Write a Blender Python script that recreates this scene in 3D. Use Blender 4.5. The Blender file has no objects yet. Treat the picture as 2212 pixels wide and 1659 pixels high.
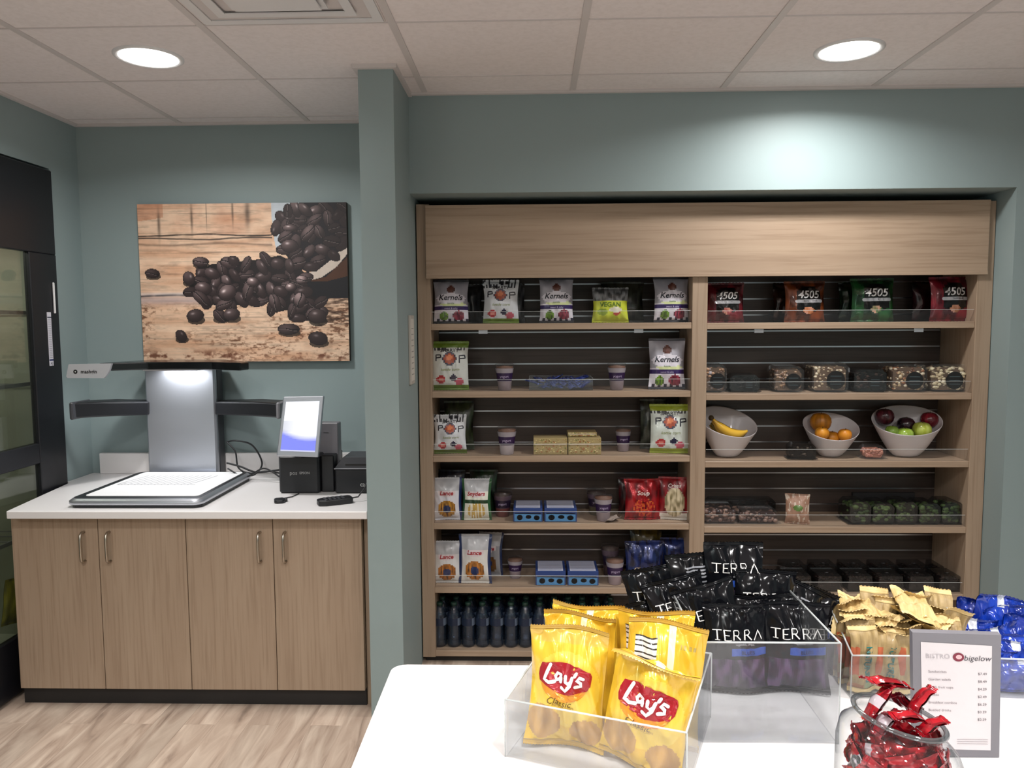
import bpy, math, random
import numpy as np
from mathutils import Vector, Matrix, noise
PI = math.pi
scene = bpy.context.scene
col = scene.collection

# ------------------------------------------------------------------ camera, light, exposure
CAMH = 1.57
FPX = 1650.0
CXY = (1106.0, 829.5)
VP = (1150.0, 695.0)          # where lines running straight back into the room meet
ROLL = 0.0037
_yc = Vector(((VP[0]-CXY[0])/FPX, -(VP[1]-CXY[1])/FPX, -1.0)).normalized()   # world +Y in camera axes
_u = Vector((-ROLL, 1.0, 0.0))
_zc = (_u - _yc*_u.dot(_yc)).normalized()
_xc = _yc.cross(_zc)
RM = Matrix((_xc, _yc, _zc))                     # rows: world axes seen in camera axes -> camera to world
cam_data = bpy.data.cameras.new('camera')
cam_data.sensor_fit = 'HORIZONTAL'
cam_data.sensor_width = 36.0
cam_data.lens = FPX*36.0/2212.0
cam_data.clip_start = 0.02
cam = bpy.data.objects.new('camera', cam_data)
col.objects.link(cam)
cam.matrix_world = Matrix.Translation((0, 0, CAMH)) @ RM.to_4x4()
scene.camera = cam

def ray(x, y):
    return RM @ Vector(((x-CXY[0])/FPX, -(y-CXY[1])/FPX, -1.0))
def P(x, y, Y):                                  # point on the vertical plane at depth Y
    r = ray(x, y); r = r*(Y/r.y); return Vector((r.x, r.y, r.z+CAMH))
def PZ(x, y, z):                                 # point at height z
    r = ray(x, y); r = r*((z-CAMH)/r.z); return Vector((r.x, r.y, z))

world = bpy.data.worlds.new('world'); scene.world = world
world.use_nodes = True
world.node_tree.nodes['Background'].inputs[0].default_value = (0.8, 0.85, 0.9, 1)
world.node_tree.nodes['Background'].inputs[1].default_value = 0.12
scene.view_settings.view_transform = 'Standard'
scene.view_settings.look = 'None'
scene.view_settings.exposure = 0.0
scene.view_settings.gamma = 1.0
scene.view_settings.use_curve_mapping = False

scene.cycles.transparent_max_bounces = 32
ZC = 2.526                    # ceiling
DL_POWER = 26.0               # each recessed downlight
KIOSK_POWER = 1.7             # the checkout kiosk's own lamp
DOWNLIGHTS = [(-1.372, 2.79), (1.127, 2.83),                      # the two in view
              (-1.0, 0.9), (0.35, 0.55), (1.6, 0.9), (-1.9, -0.6), (0.6, -1.2), (2.2, -1.1)]
def lamp(name, loc, size, power, spread=160, color=(1, .985, .965), rot=(0, 0, 0)):
    d = bpy.data.lights.new(name, 'AREA'); d.shape = 'DISK'; d.size = size; d.energy = power
    d.color = color; d.spread = math.radians(spread)
    o = bpy.data.objects.new(name, d); col.objects.link(o); o.location = loc; o.rotation_euler = rot
    return o
for (lx, ly) in DOWNLIGHTS:
    lamp('downlight_lamp', (lx, ly, ZC-0.012), 0.19, DL_POWER*(.58 if ly > 2 else .68 if ly > 0 else 1.45), 158 if ly > 2 else 150)

# ------------------------------------------------------------------ colour and materials
def C(h):
    if not isinstance(h, str): return h
    h = h.lstrip('#'); o = []
    if len(h) == 3: h = ''.join(q*2 for q in h)
    for i in (0, 2, 4):
        c = int(h[i:i+2], 16)/255.0
        o.append(c/12.92 if c <= 0.04045 else ((c+0.055)/1.055)**2.4)
    return tuple(o)
def mixc(a, b, t): return tuple(a[i]*(1-t)+b[i]*t for i in range(3))

def nmat(name):
    m = bpy.data.materials.new(name); m.use_nodes = True
    nt = m.node_tree; return m, nt, nt.nodes['Principled BSDF']
def link(nt, a, b): nt.links.new(a, b)
def bumpnode(nt, bs, scale, strength, dist=0.001, detail=3, tex='noise', coord='Object', stretch=None):
    tc = nt.nodes.new('ShaderNodeTexCoord')
    src = tc.outputs[coord]
    if stretch:
        mp = nt.nodes.new('ShaderNodeMapping'); mp.inputs['Scale'].default_value = stretch
        link(nt, src, mp.inputs[0]); src = mp.outputs[0]
    if tex == 'noise':
        n = nt.nodes.new('ShaderNodeTexNoise'); n.inputs['Scale'].default_value = scale; n.inputs['Detail'].default_value = detail
        out = n.outputs['Fac']
    else:
        n = nt.nodes.new('ShaderNodeTexVoronoi'); n.inputs['Scale'].default_value = scale; out = n.outputs['Distance']
    link(nt, src, n.inputs['Vector'])
    b = nt.nodes.new('ShaderNodeBump'); b.inputs['Strength'].default_value = strength; b.inputs['Distance'].default_value = dist
    link(nt, out, b.inputs['Height']); link(nt, b.outputs[0], bs.inputs['Normal'])
def plain(name, c, rough=.5, metal=0., coat=0., bump=None, spec=None):
    m, nt, bs = nmat(name)
    bs.inputs['Base Color'].default_value = (*C(c), 1); bs.inputs['Roughness'].default_value = rough
    bs.inputs['Metallic'].default_value = metal; bs.inputs['Coat Weight'].default_value = coat
    if spec is not None: bs.inputs['Specular IOR Level'].default_value = spec
    if bump: bumpnode(nt, bs, *bump)
    return m
def printed(name, rough=.4, metal=0., coat=0., bump=None, spec=.5):
    m, nt, bs = nmat(name)
    bs.inputs['Specular IOR Level'].default_value = spec
    a = nt.nodes.new('ShaderNodeAttribute'); a.attribute_name = 'Col'
    link(nt, a.outputs['Color'], bs.inputs['Base Color'])
    bs.inputs['Roughness'].default_value = rough; bs.inputs['Metallic'].default_value = metal; bs.inputs['Coat Weight'].default_value = coat
    if bump: bumpnode(nt, bs, *bump)
    return m
def clear(name, tint=(1, 1, 1), body=.05, gloss=.02, ior=1.45, rough=.03, bodycol=(.8, .82, .85), edge=None):
    """thin clear plastic or glass: see-through, with a fresnel sheen and a little haze of its own"""
    m, nt, bs = nmat(name)
    out = nt.nodes['Material Output']; nt.nodes.remove(bs)
    tr = nt.nodes.new('ShaderNodeBsdfTransparent'); tr.inputs[0].default_value = (*tint, 1)
    gl = nt.nodes.new('ShaderNodeBsdfGlossy'); gl.inputs['Roughness'].default_value = rough
    df = nt.nodes.new('ShaderNodeBsdfDiffuse'); df.inputs[0].default_value = (*bodycol, 1)
    m1 = nt.nodes.new('ShaderNodeMixShader'); m1.inputs[0].default_value = body
    link(nt, tr.outputs[0], m1.inputs[1]); link(nt, df.outputs[0], m1.inputs[2])
    f0 = ((ior-1)/(ior+1))**2
    lw = nt.nodes.new('ShaderNodeLayerWeight'); lw.inputs[0].default_value = .5
    pw = nt.nodes.new('ShaderNodeMath'); pw.operation = 'POWER'; pw.inputs[1].default_value = 4.0
    link(nt, lw.outputs['Facing'], pw.inputs[0])
    ad = nt.nodes.new('ShaderNodeMath'); ad.operation = 'MULTIPLY_ADD'; ad.inputs[1].default_value = .6; ad.inputs[2].default_value = f0*.5+gloss; ad.use_clamp = True
    link(nt, pw.outputs[0], ad.inputs[0])
    if edge:                                     # thick glass takes on its own grey where one looks along it
        pe = nt.nodes.new('ShaderNodeMath'); pe.operation = 'POWER'; pe.inputs[1].default_value = 3.0; link(nt, lw.outputs['Facing'], pe.inputs[0])
        mxe = nt.nodes.new('ShaderNodeMix'); mxe.data_type = 'RGBA'; link(nt, pe.outputs[0], mxe.inputs[0])
        mxe.inputs[6].default_value = (*tint, 1); mxe.inputs[7].default_value = (*edge, 1); link(nt, mxe.outputs[2], tr.inputs[0])
    m2 = nt.nodes.new('ShaderNodeMixShader'); link(nt, ad.outputs[0], m2.inputs[0])
    link(nt, m1.outputs[0], m2.inputs[1]); link(nt, gl.outputs[0], m2.inputs[2])
    link(nt, m2.outputs[0], out.inputs[0])
    return m
def emis(name, c, s):
    m, nt, bs = nmat(name)
    bs.inputs['Base Color'].default_value = (*C(c), 1); bs.inputs['Emission Color'].default_value = (*C(c), 1)
    bs.inputs['Emission Strength'].default_value = s; return m

def wood(name, a, b, c, axis, rough=.45):
    """greige laminate: long streaks along one axis plus fine pores"""
    m, nt, bs = nmat(name)
    tc = nt.nodes.new('ShaderNodeTexCoord'); mp = nt.nodes.new('ShaderNodeMapping')
    sc = {'x': (1.0, 14, 16), 'z': (16, 14, 1.0)}[axis]
    mp.inputs['Scale'].default_value = sc; link(nt, tc.outputs['Object'], mp.inputs[0])
    n1 = nt.nodes.new('ShaderNodeTexNoise'); n1.inputs['Scale'].default_value = 1.0; n1.inputs['Detail'].default_value = 5; n1.inputs['Distortion'].default_value = .6
    link(nt, mp.outputs[0], n1.inputs['Vector'])
    mp2 = nt.nodes.new('ShaderNodeMapping'); mp2.inputs['Scale'].default_value = tuple(v*7 if v > 2 else v*3 for v in sc); link(nt, tc.outputs['Object'], mp2.inputs[0])
    n2 = nt.nodes.new('ShaderNodeTexNoise'); n2.inputs['Scale'].default_value = 1.0; n2.inputs['Detail'].default_value = 3
    link(nt, mp2.outputs[0], n2.inputs['Vector'])
    r = nt.nodes.new('ShaderNodeValToRGB'); e = r.color_ramp.elements
    e[0].position = .3; e[0].color = (*C(a), 1); e[1].position = .72; e[1].color = (*C(b), 1)
    link(nt, n1.outputs['Fac'], r.inputs[0])
    r2 = nt.nodes.new('ShaderNodeValToRGB'); e = r2.color_ramp.elements
    e[0].position = .34; e[0].color = (*C(c), 1); e[1].position = .5; e[1].color = (1, 1, 1, 1)
    link(nt, n2.outputs['Fac'], r2.inputs[0])
    mx = nt.nodes.new('ShaderNodeMix'); mx.data_type = 'RGBA'; mx.blend_type = 'MULTIPLY'; mx.inputs[0].default_value = .30
    link(nt, r.outputs[0], mx.inputs[6]); link(nt, r2.outputs[0], mx.inputs[7]); link(nt, mx.outputs[2], bs.inputs['Base Color'])
    bs.inputs['Roughness'].default_value = rough
    return m
def floor_mat():
    m, nt, bs = nmat('floor_vinyl_plank')
    tc = nt.nodes.new('ShaderNodeTexCoord')
    mp = nt.nodes.new('ShaderNodeMapping'); mp.inputs['Rotation'].default_value = (0, 0, PI/2)
    link(nt, tc.outputs['Object'], mp.inputs[0])
    br = nt.nodes.new('ShaderNodeTexBrick'); br.inputs['Scale'].default_value = 1
    br.inputs['Brick Width'].default_value = .95; br.inputs['Row Height'].default_value = .125; br.inputs['Mortar Size'].default_value = .0012
    br.inputs['Color1'].default_value = (0, 0, 0, 1); br.inputs['Color2'].default_value = (1, 1, 1, 1); br.inputs['Mortar'].default_value = (.3, .3, .3, 1)
    br.offset = .37
    link(nt, mp.outputs[0], br.inputs['Vector'])
    mp2 = nt.nodes.new('ShaderNodeMapping'); mp2.inputs['Scale'].default_value = (9, 1.3, 1); link(nt, tc.outputs['Object'], mp2.inputs[0])
    add = nt.nodes.new('ShaderNodeVectorMath'); add.operation = 'ADD'; link(nt, mp2.outputs[0], add.inputs[0])
    scv = nt.nodes.new('ShaderNodeVectorMath'); scv.operation = 'SCALE'; scv.inputs['Scale'].default_value = 6.0
    link(nt, br.outputs['Color'], scv.inputs[0]); link(nt, scv.outputs[0], add.inputs[1])
    n = nt.nodes.new('ShaderNodeTexNoise'); n.inputs['Scale'].default_value = 1.6; n.inputs['Detail'].default_value = 7; n.inputs['Distortion'].default_value = 1.4
    link(nt, add.outputs[0], n.inputs['Vector'])
    r = nt.nodes.new('ShaderNodeValToRGB'); e = r.color_ramp.elements
    e[0].position = .27; e[0].color = (*C('8c7a6d'), 1); e[1].position = .66; e[1].color = (*C('ddcab8'), 1)
    x = e.new(.42); x.color = (*C('bda796'), 1)
    link(nt, n.outputs['Fac'], r.inputs[0])
    hs = nt.nodes.new('ShaderNodeMix'); hs.data_type = 'RGBA'; hs.blend_type = 'MULTIPLY'; hs.inputs[0].default_value = .22
    link(nt, r.outputs[0], hs.inputs[6]); link(nt, br.outputs['Color'], hs.inputs[7]); link(nt, hs.outputs[2], bs.inputs['Base Color'])
    bs.inputs['Roughness'].default_value = .42
    return m
def ceiling_mat():
    m, nt, bs = nmat('ceiling_tile')
    tc = nt.nodes.new('ShaderNodeTexCoord')
    n = nt.nodes.new('ShaderNodeTexNoise'); n.inputs['Scale'].default_value = 60; n.inputs['Detail'].default_value = 6
    link(nt, tc.outputs['Object'], n.inputs['Vector'])
    r = nt.nodes.new('ShaderNodeValToRGB'); e = r.color_ramp.elements
    e[0].position = .25; e[0].color = (*C('e0d9d8'), 1); e[1].position = .6; e[1].color = (*C('e8e1e1'), 1)
    link(nt, n.outputs['Fac'], r.inputs[0]); link(nt, r.outputs[0], bs.inputs['Base Color'])
    b = nt.nodes.new('ShaderNodeBump'); b.inputs['Strength'].default_value = .08; b.inputs['Distance'].default_value = .0006
    link(nt, n.outputs['Fac'], b.inputs['Height']); link(nt, b.outputs[0], bs.inputs['Normal'])
    bs.inputs['Roughness'].default_value = .95
    return m

M = {
 'paint': plain('wall_paint', '8d9d9e', .55, bump=(140, .12, .0008)),
 'ceil': ceiling_mat(), 'grid': plain('ceiling_grid_metal', 'cfc9c8', .5),
 'floor': floor_mat(),
 'wood_v': wood('laminate_upright_grain', 'a08a75', 'a9947f', 'b5a698', 'z'),
 'wood_h': wood('laminate_level_grain', 'a28b76', 'b09a84', 'b5a698', 'x'),
 'slat': wood('slatwall_laminate', '3f3530', '4b403a', '8a7a70', 'x', .4),
 'alu': plain('slat_aluminium', 'c4c8ce', .28, 1.0),
 'silver': plain('kiosk_silver', 'b9bcc4', .38, .85, bump=(400, .04, .0003)),
 'black': plain('black_plastic', '121317', .42), 'gblack': plain('gloss_black_plastic', '0c0d10', .18),
 'kick': plain('toe_kick_vinyl', '1d1b1b', .6),
 'counter': plain('white_solid_surface', 'e6e3e3', .28), 'white': plain('white_plastic', 'dcdcde', .4),
 'grey': plain('grey_plastic', '77777c', .5), 'dgrey': plain('dark_grey_plastic', '3a3b40', .45),
 'nickel': plain('brushed_nickel', 'b8b0a4', .3, 1.0),
 'fridge': plain('cooler_black_enamel', '16171c', .35), 'finside': plain('cooler_liner', 'a4a696', .6),
 'lens': emis('downlight_lens', 'fffaf4', 14.0),
 'acry': clear('clear_acrylic', tint=(.95, .955, .96), body=.03, gloss=.02, edge=(.75, .77, .78)), 'guard': clear('thin_guard_acrylic', body=.008, gloss=.0, ior=1.3), 'acryedge': clear('acrylic_cut_edge', body=.55, bodycol=(.86, .9, .9), gloss=.1),
 'shell': clear('clear_clamshell', body=.02, gloss=.015, rough=.08, bodycol=(.6, .6, .62)),
 'dshell': clear('smoked_clamshell', tint=(.55, .55, .55), body=.08, gloss=.03, rough=.08, bodycol=(.1, .1, .1)),
 'glass': clear('jar_glass', body=.015, gloss=.02, ior=1.6, tint=(.95, .96, .96), edge=(.18, .2, .21)),
 'fglass': clear('cooler_glass', tint=(.72, .75, .70), body=.03, gloss=.05, bodycol=(.3, .32, .3)),
 'water': clear('water_bottle_plastic', tint=(.62, .70, .80), body=.03, gloss=.04, bodycol=(.2, .25, .35), edge=(.2, .25, .32)),
 'film': printed('printed_film', .32, 0, .35, bump=(26, .55, .004, 3)),
 'foil': printed('printed_foil', .24, .35, .4, bump=(24, .6, .004, 3)),
 'mat': printed('matte_print', .6), 'semi': printed('satin_print', .38), 'gloss': printed('gloss_skin', .22, 0, .3),
 'kraft': printed('kraft_paper', .7, bump=(60, .5, .002, 4)),
 'ceramic': plain('white_ceramic', 'd2cdd0', .3, coat=.2),
 'canvas': printed('canvas_print', .6),
}
def emit_print(name, s):
    m, nt, bs = nmat(name)
    a = nt.nodes.new('ShaderNodeAttribute'); a.attribute_name = 'Col'
    link(nt, a.outputs['Color'], bs.inputs['Emission Color']); bs.inputs['Emission Strength'].default_value = s
    bs.inputs['Base Color'].default_value = (.02, .02, .02, 1); bs.inputs['Roughness'].default_value = .2
    return m
M['screen'] = emit_print('lit_screen', 1.15)

# ------------------------------------------------------------------ mesh builder
class MB:
    def __init__(s): s.V = []; s.F = []; s.C = []; s.M = []; s.S = []
    def add(s, verts, faces, c=(.5, .5, .5), mi=0, smooth=False, cols=None):
        b = len(s.V); s.V += [tuple(v) for v in verts]
        c = C(c)
        for i, f in enumerate(faces):
            s.F.append(tuple(b+k for k in f)); s.C.append(cols[i] if cols else c); s.M.append(mi); s.S.append(smooth)
        return s
    def box(s, x0, x1, y0, y1, z0, z1, c=(.5, .5, .5), mi=0, b=0.0):
        if x1 < x0: x0, x1 = x1, x0
        if y1 < y0: y0, y1 = y1, y0
        if z1 < z0: z0, z1 = z1, z0
        b = min(b, (x1-x0)*.45, (y1-y0)*.45, (z1-z0)*.45)
        if b <= 0:
            v = [(x, y, z) for x in (x0, x1) for y in (y0, y1) for z in (z0, z1)]
            f = [(0, 1, 3, 2), (4, 6, 7, 5), (0, 4, 5, 1), (2, 3, 7, 6), (0, 2, 6, 4), (1, 5, 7, 3)]
            return s.add(v, f, c, mi)
        v = []; idx = {}
        for ix, x in enumerate((x0, x1)):
            for iy, y in enumerate((y0, y1)):
                for iz, z in enumerate((z0, z1)):
                    dx = b*(1-2*ix); dy = b*(1-2*iy); dz = b*(1-2*iz)
                    for ax in range(3):
                        q = [x+dx, y+dy, z+dz]; q[ax] = (x, y, z)[ax]
                        idx[(ix, iy, iz, ax)] = len(v); v.append(q)
        f = []
        g = lambda *k: idx[k]
        for a in (0, 1):
            q = [g(a, 0, 0, 0), g(a, 1, 0, 0), g(a, 1, 1, 0), g(a, 0, 1, 0)]; f.append(q if a else q[::-1])
            q = [g(0, a, 0, 1), g(0, a, 1, 1), g(1, a, 1, 1), g(1, a, 0, 1)]; f.append(q if a else q[::-1])
            q = [g(0, 0, a, 2), g(1, 0, a, 2), g(1, 1, a, 2), g(0, 1, a, 2)]; f.append(q if a else q[::-1])
        for a in (0, 1):
            for e in (0, 1):
                f.append([g(a, e, 0, 0), g(a, e, 1, 0), g(a, e, 1, 1), g(a, e, 0, 1)])
                f.append([g(a, 0, e, 0), g(a, 1, e, 0), g(a, 1, e, 2), g(a, 0, e, 2)])
                f.append([g(0, a, e, 1), g(1, a, e, 1), g(1, a, e, 2), g(0, a, e, 2)])
                for k in (0, 1): f.append([g(a, e, k, 0), g(a, e, k, 1), g(a, e, k, 2)])
        return s.add(v, f, c, mi)
    def prism(s, poly, h0, h1, c, mi=0, plane='xy', smooth=False):
        """extrude a 2D outline: 'xy' up z, 'xz' along y, 'yz' along x"""
        def mk(p, h):
            if plane == 'xy': return (p[0], p[1], h)
            if plane == 'xz': return (p[0], h, p[1])
            return (h, p[0], p[1])
        n = len(poly); v = [mk(p, h0) for p in poly]+[mk(p, h1) for p in poly]
        f = [tuple(range(n))[::-1], tuple(range(n, 2*n))]
        for i in range(n): f.append((i, (i+1) % n, n+(i+1) % n, n+i))
        return s.add(v, f, c, mi, smooth)
    def surf(s, nu, nv, fn, c=None, mi=0, smooth=True, closeu=False, colf=None):
        v = []; nu1 = nu if closeu else nu+1
        for j in range(nv+1):
            for i in range(nu1): v.append(fn(i/nu, j/nv))
        f = []; cols = [] if colf else None
        for j in range(nv):
            for i in range(nu):
                a = j*nu1+i; b = j*nu1+(i+1) % nu1
                f.append((a, b, b+nu1, a+nu1))
                if colf: cols.append(colf((i+.5)/nu, (j+.5)/nv))
        return s.add(v, f, c or (.5, .5, .5), mi, smooth, cols)
    def lathe(s, prof, cx=0, cy=0, cz=0, seg=24, c=(.5, .5, .5), mi=0, sx=1, sy=1, smooth=True, colf=None, zf=None):
        n = len(prof)-1
        def fn(u, v):
            r, z = prof[int(round(v*n))]; a = 2*PI*u
            zz = z if zf is None else z+zf(r*math.cos(a), r*math.sin(a), v)
            return (cx+r*sx*math.cos(a), cy+r*sy*math.sin(a), cz+zz)
        return s.surf(seg, n, fn, c, mi, smooth, True, colf)
    def tube(s, pts, r, seg=8, c=(.5, .5, .5), mi=0, caps=True):
        pts = [Vector(p) for p in pts]; n = len(pts); v = []; up = Vector((0, 0, 1)); pn = None
        for i, p in enumerate(pts):
            t = (pts[min(i+1, n-1)]-pts[max(i-1, 0)]).normalized()
            if pn is None:
                a = up if abs(t.z) < .9 else Vector((1, 0, 0)); pn = (a-t*a.dot(t)).normalized()
            else: pn = (pn-t*pn.dot(t)).normalized()
            q = t.cross(pn); rr = r[i] if isinstance(r, (list, tuple)) else r
            for k in range(seg):
                a = 2*PI*k/seg; v.append(p+pn*(rr*math.cos(a))+q*(rr*math.sin(a)))
        f = [(i*seg+k, i*seg+(k+1) % seg, (i+1)*seg+(k+1) % seg, (i+1)*seg+k) for i in range(n-1) for k in range(seg)]
        if caps: f += [tuple(range(seg))[::-1], tuple(range((n-1)*seg, n*seg))]
        return s.add(v, f, c, mi, True)
    def sphere(s, c0, r, c, mi=0, seg=16, rings=10, sc=(1, 1, 1), nz=0, seed=0, colf=None):
        def fn(u, v):
            a = 2*PI*u; b = PI*(v-.5)
            d = Vector((math.cos(b)*math.cos(a), math.cos(b)*math.sin(a), math.sin(b)))
            k = r*(1+(nz*noise.noise(d*2.3+Vector((seed, 0, 0))) if nz else 0))
            return (c0[0]+d.x*k*sc[0], c0[1]+d.y*k*sc[1], c0[2]+d.z*k*sc[2])
        return s.surf(seg, rings, fn, c, mi, True, True, colf)
    def poly(s, pts, mp, c, mi=0):
        return s.add([mp(x, y) for x, y in pts], [tuple(range(len(pts)))], c, mi)
    def fan(s, pts, mp, c, mi=0):
        """filled outline as a fan of small triangles so that it can follow a curved surface"""
        cx = sum(p[0] for p in pts)/len(pts); cy = sum(p[1] for p in pts)/len(pts)
        n = len(pts); K = max(4, min(12, int(max(abs(p[0]-cx)+abs(p[1]-cy) for p in pts)/.004))); v = [mp(cx, cy)]
        for k in range(1, K+1):
            for p in pts: v.append(mp(cx+(p[0]-cx)*k/K, cy+(p[1]-cy)*k/K))
        f = [(0, 1+i, 1+(i+1) % n) for i in range(n)]
        for k in range(K-1):
            for i in range(n):
                a = 1+k*n+i; b = 1+k*n+(i+1) % n; f.append((a, a+n, b+n, b))
        return s.add(v, f, c, mi)
    def disc(s, x, y, rx, ry, mp, c, mi=0, n=20):
        return s.fan([(x+rx*math.cos(2*PI*i/n), y+ry*math.sin(2*PI*i/n)) for i in range(n)], mp, c, mi)
    def stroke(s, pts, w, mp, c, mi=0, rounded=True):
        pts = [Vector(p) for p in pts]
        out = []
        for i in range(len(pts)-1):
            n = max(1, int((pts[i+1]-pts[i]).length/.004))
            for k in range(n): out.append(pts[i].lerp(pts[i+1], k/n))
        out.append(pts[-1]); pts = out; n = len(pts); v = []
        for i, p in enumerate(pts):
            t = (pts[min(i+1, n-1)]-pts[max(i-1, 0)]);
            if t.length < 1e-9: t = Vector((1, 0))
            t.normalize(); q = Vector((-t.y, t.x))
            ww = w[min(i*len(w)//n, len(w)-1)] if isinstance(w, (list, tuple)) else w
            v += [mp(*(p+q*ww/2)), mp(*(p-q*ww/2))]
        s.add(v, [(2*i, 2*i+1, 2*i+3, 2*i+2) for i in range(n-1)], c, mi)
        if rounded:
            for p in (pts[0], pts[-1]): s.disc(p.x, p.y, w/2 if not isinstance(w, (list, tuple)) else w[0]/2, w/2 if not isinstance(w, (list, tuple)) else w[0]/2, mp, c, mi, 8)
        return s
    def text(s, t, size, x, y, mp, c, mi=0, shear=0, rot=0, ax=1.0, bold=0.0, align='CENTER'):
        vs, fs = textmesh(t, bold, align)
        ca, sa = math.cos(rot), math.sin(rot); out = []
        for vx, vy in vs:
            X = (vx+shear*vy)*size*ax; Y = vy*size
            out.append(mp(x+X*ca-Y*sa, y+X*sa+Y*ca))
        return s.add(out, fs, c, mi)
    def build(s, name, mats, parent=None, loc=(0, 0, 0), rot=(0, 0, 0)):
        me = bpy.data.meshes.new(name); me.from_pydata(s.V, [], s.F)
        if not isinstance(mats, (list, tuple)): mats = [mats]
        for m in mats: me.materials.append(m)
        n = len(s.F)
        me.polygons.foreach_set('material_index', np.array(s.M, dtype=np.int32))
        me.polygons.foreach_set('use_smooth', np.array(s.S, dtype=bool))
        lt = np.array([len(f) for f in s.F]); cc = np.ones((n, 4), dtype=np.float32); cc[:, :3] = np.array(s.C, dtype=np.float32).reshape(n, 3)
        at = me.color_attributes.new('Col', 'FLOAT_COLOR', 'CORNER')
        at.data.foreach_set('color', np.repeat(cc, lt, axis=0).ravel())
        me.update()
        o = bpy.data.objects.new(name, me); col.objects.link(o); o.location = loc; o.rotation_euler = rot
        if parent: o.parent = parent
        return o
_tc = {}
def textmesh(t, bold=0.0, align='CENTER'):
    k = (t, bold, align)
    if k not in _tc:
        cu = bpy.data.curves.new('lettering', 'FONT'); cu.body = t; cu.size = 1; cu.align_x = align; cu.align_y = 'CENTER'; cu.offset = bold; cu.resolution_u = 3
        o = bpy.data.objects.new('lettering', cu); col.objects.link(o)
        bpy.context.view_layer.update()
        me = bpy.data.meshes.new_from_object(o.evaluated_get(bpy.context.evaluated_depsgraph_get()))
        _tc[k] = ([(v.co.x, v.co.y) for v in me.vertices], [tuple(p.vertices) for p in me.polygons])
        bpy.data.meshes.remove(me); bpy.data.objects.remove(o); bpy.data.curves.remove(cu)
    return _tc[k]
def thing(name, label, cat, loc=(0, 0, 0), rot=(0, 0, 0), group=None):
    o = bpy.data.objects.new(name, None); o.empty_display_size = .05; col.objects.link(o)
    o.location = loc; o.rotation_euler = rot; return tag(o, label, cat, group)
def tag(o, label, cat, group=None):
    o['label'] = label; o['category'] = cat
    if group: o['group'] = group
    return o
def struct(o): o['kind'] = 'structure'; return o
def copy_tree(o, parent=None):
    c = o.copy(); col.objects.link(c)
    if parent: c.parent = parent
    for ch in list(o.children): copy_tree(ch, c)
    return c
ORD = ['leftmost', 'second from the left', 'third from the left', 'fourth from the left', 'fifth from the left', 'sixth from the left', 'seventh from the left', 'eighth from the left', 'ninth from the left', 'tenth from the left', 'eleventh from the left', 'twelfth from the left', 'thirteenth from the left']
def front(Y, z0=0.0, x0=0.0, eps=0.0006):            # flat print facing the viewer
    return lambda x, y: (x0+x, Y-eps, z0+y)

# ------------------------------------------------------------------ the room
XL, XR, YB, YF, YR = -2.19, 3.3, 3.70, 3.27, -2.6
WT = .12
m = MB()
m.box(XL-.9, XR, YR, YB+.3, -.1, 0); struct(m.build('floor', M['floor']))
m = MB(); m.box(XL-WT-.8, XR+WT, YR-WT, YB+.3, ZC, ZC+.1); struct(m.build('ceiling', M['ceil']))
# ceiling grid
gx = [-.445+.6155*k for k in range(-4, 7)]
gy = [2.512+.545*k for k in range(-9, 3)]
m = MB()
for x in gx:
    if x > XL and x < XR: m.box(x-.012, x+.012, YR, YF if x > -.5 else YB, ZC-.004, ZC+.001)
for y in gy:
    if y < YB: m.box(XL, -.647 if y > YF else XR, y-.0035, y+.0035, ZC-.003, ZC+.001)
struct(m.build('trim_1', M['grid']))
m = MB()   # wall angle along the walls and round the partition head
m.box(XL, -.647, YB-.018, YB, ZC-.012, ZC); m.box(XL, XL+.018, YR, YB-.018, ZC-.012, ZC)
m.box(-.665, -.500, 2.897, 2.915, ZC-.016, ZC); m.box(-.665, -.647, 2.915, YB-.018, ZC-.016, ZC); m.box(-.515, -.500, 2.915, YF, ZC-.016, ZC)
m.box(-.500, XR, YF-.018, YF, ZC-.012, ZC)
struct(m.build('trim_2', M['grid']))
# walls
m = MB(); m.box(XL-WT, -.647, YB, YB+WT, 0, ZC+.02); m.box(-.647, XR, 3.79, YB+WT, 0, ZC+.02); struct(m.build('wall_back', M['paint']))
m = MB(); m.box(XL-WT, XL, 3.475, YB, 0, ZC+.02); m.box(XL-WT, XL, YR, 3.475, 2.275, ZC+.02); m.box(XL-WT, XL, YR, 2.15, 0, 2.275)
m.box(XL-.9, XL-.88, 2.1, 3.6, 0, 2.3); m.box(XL-.9, XL-WT, 2.1, 2.12, 0, 2.3); m.box(XL-.9, XL-WT, 3.5, 3.52, 0, 2.3); m.box(XL-.9, XL-WT, 2.1, 3.52, 2.28, 2.3)
struct(m.build('wall_left', M['paint']))
m = MB(); m.box(-.647, -.515, 2.915, YB+.09, 0, ZC+.02); struct(m.build('wall_partition', M['paint']))
m = MB(); m.box(-.515, 2.006, YF, 3.79, 2.113, ZC+.02); m.box(2.006, XR, YF, 3.79, 0, ZC+.02); struct(m.build('wall_front', M['paint']))
m = MB(); m.box(XR, XR+WT, YR, YB+.1, 0, ZC+.02); struct(m.build('wall_right', M['paint']))
m = MB(); m.box(XL-.9, XR+WT, YR-WT, YR, 0, ZC+.02); struct(m.build('wall_rear', M['paint']))
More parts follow.
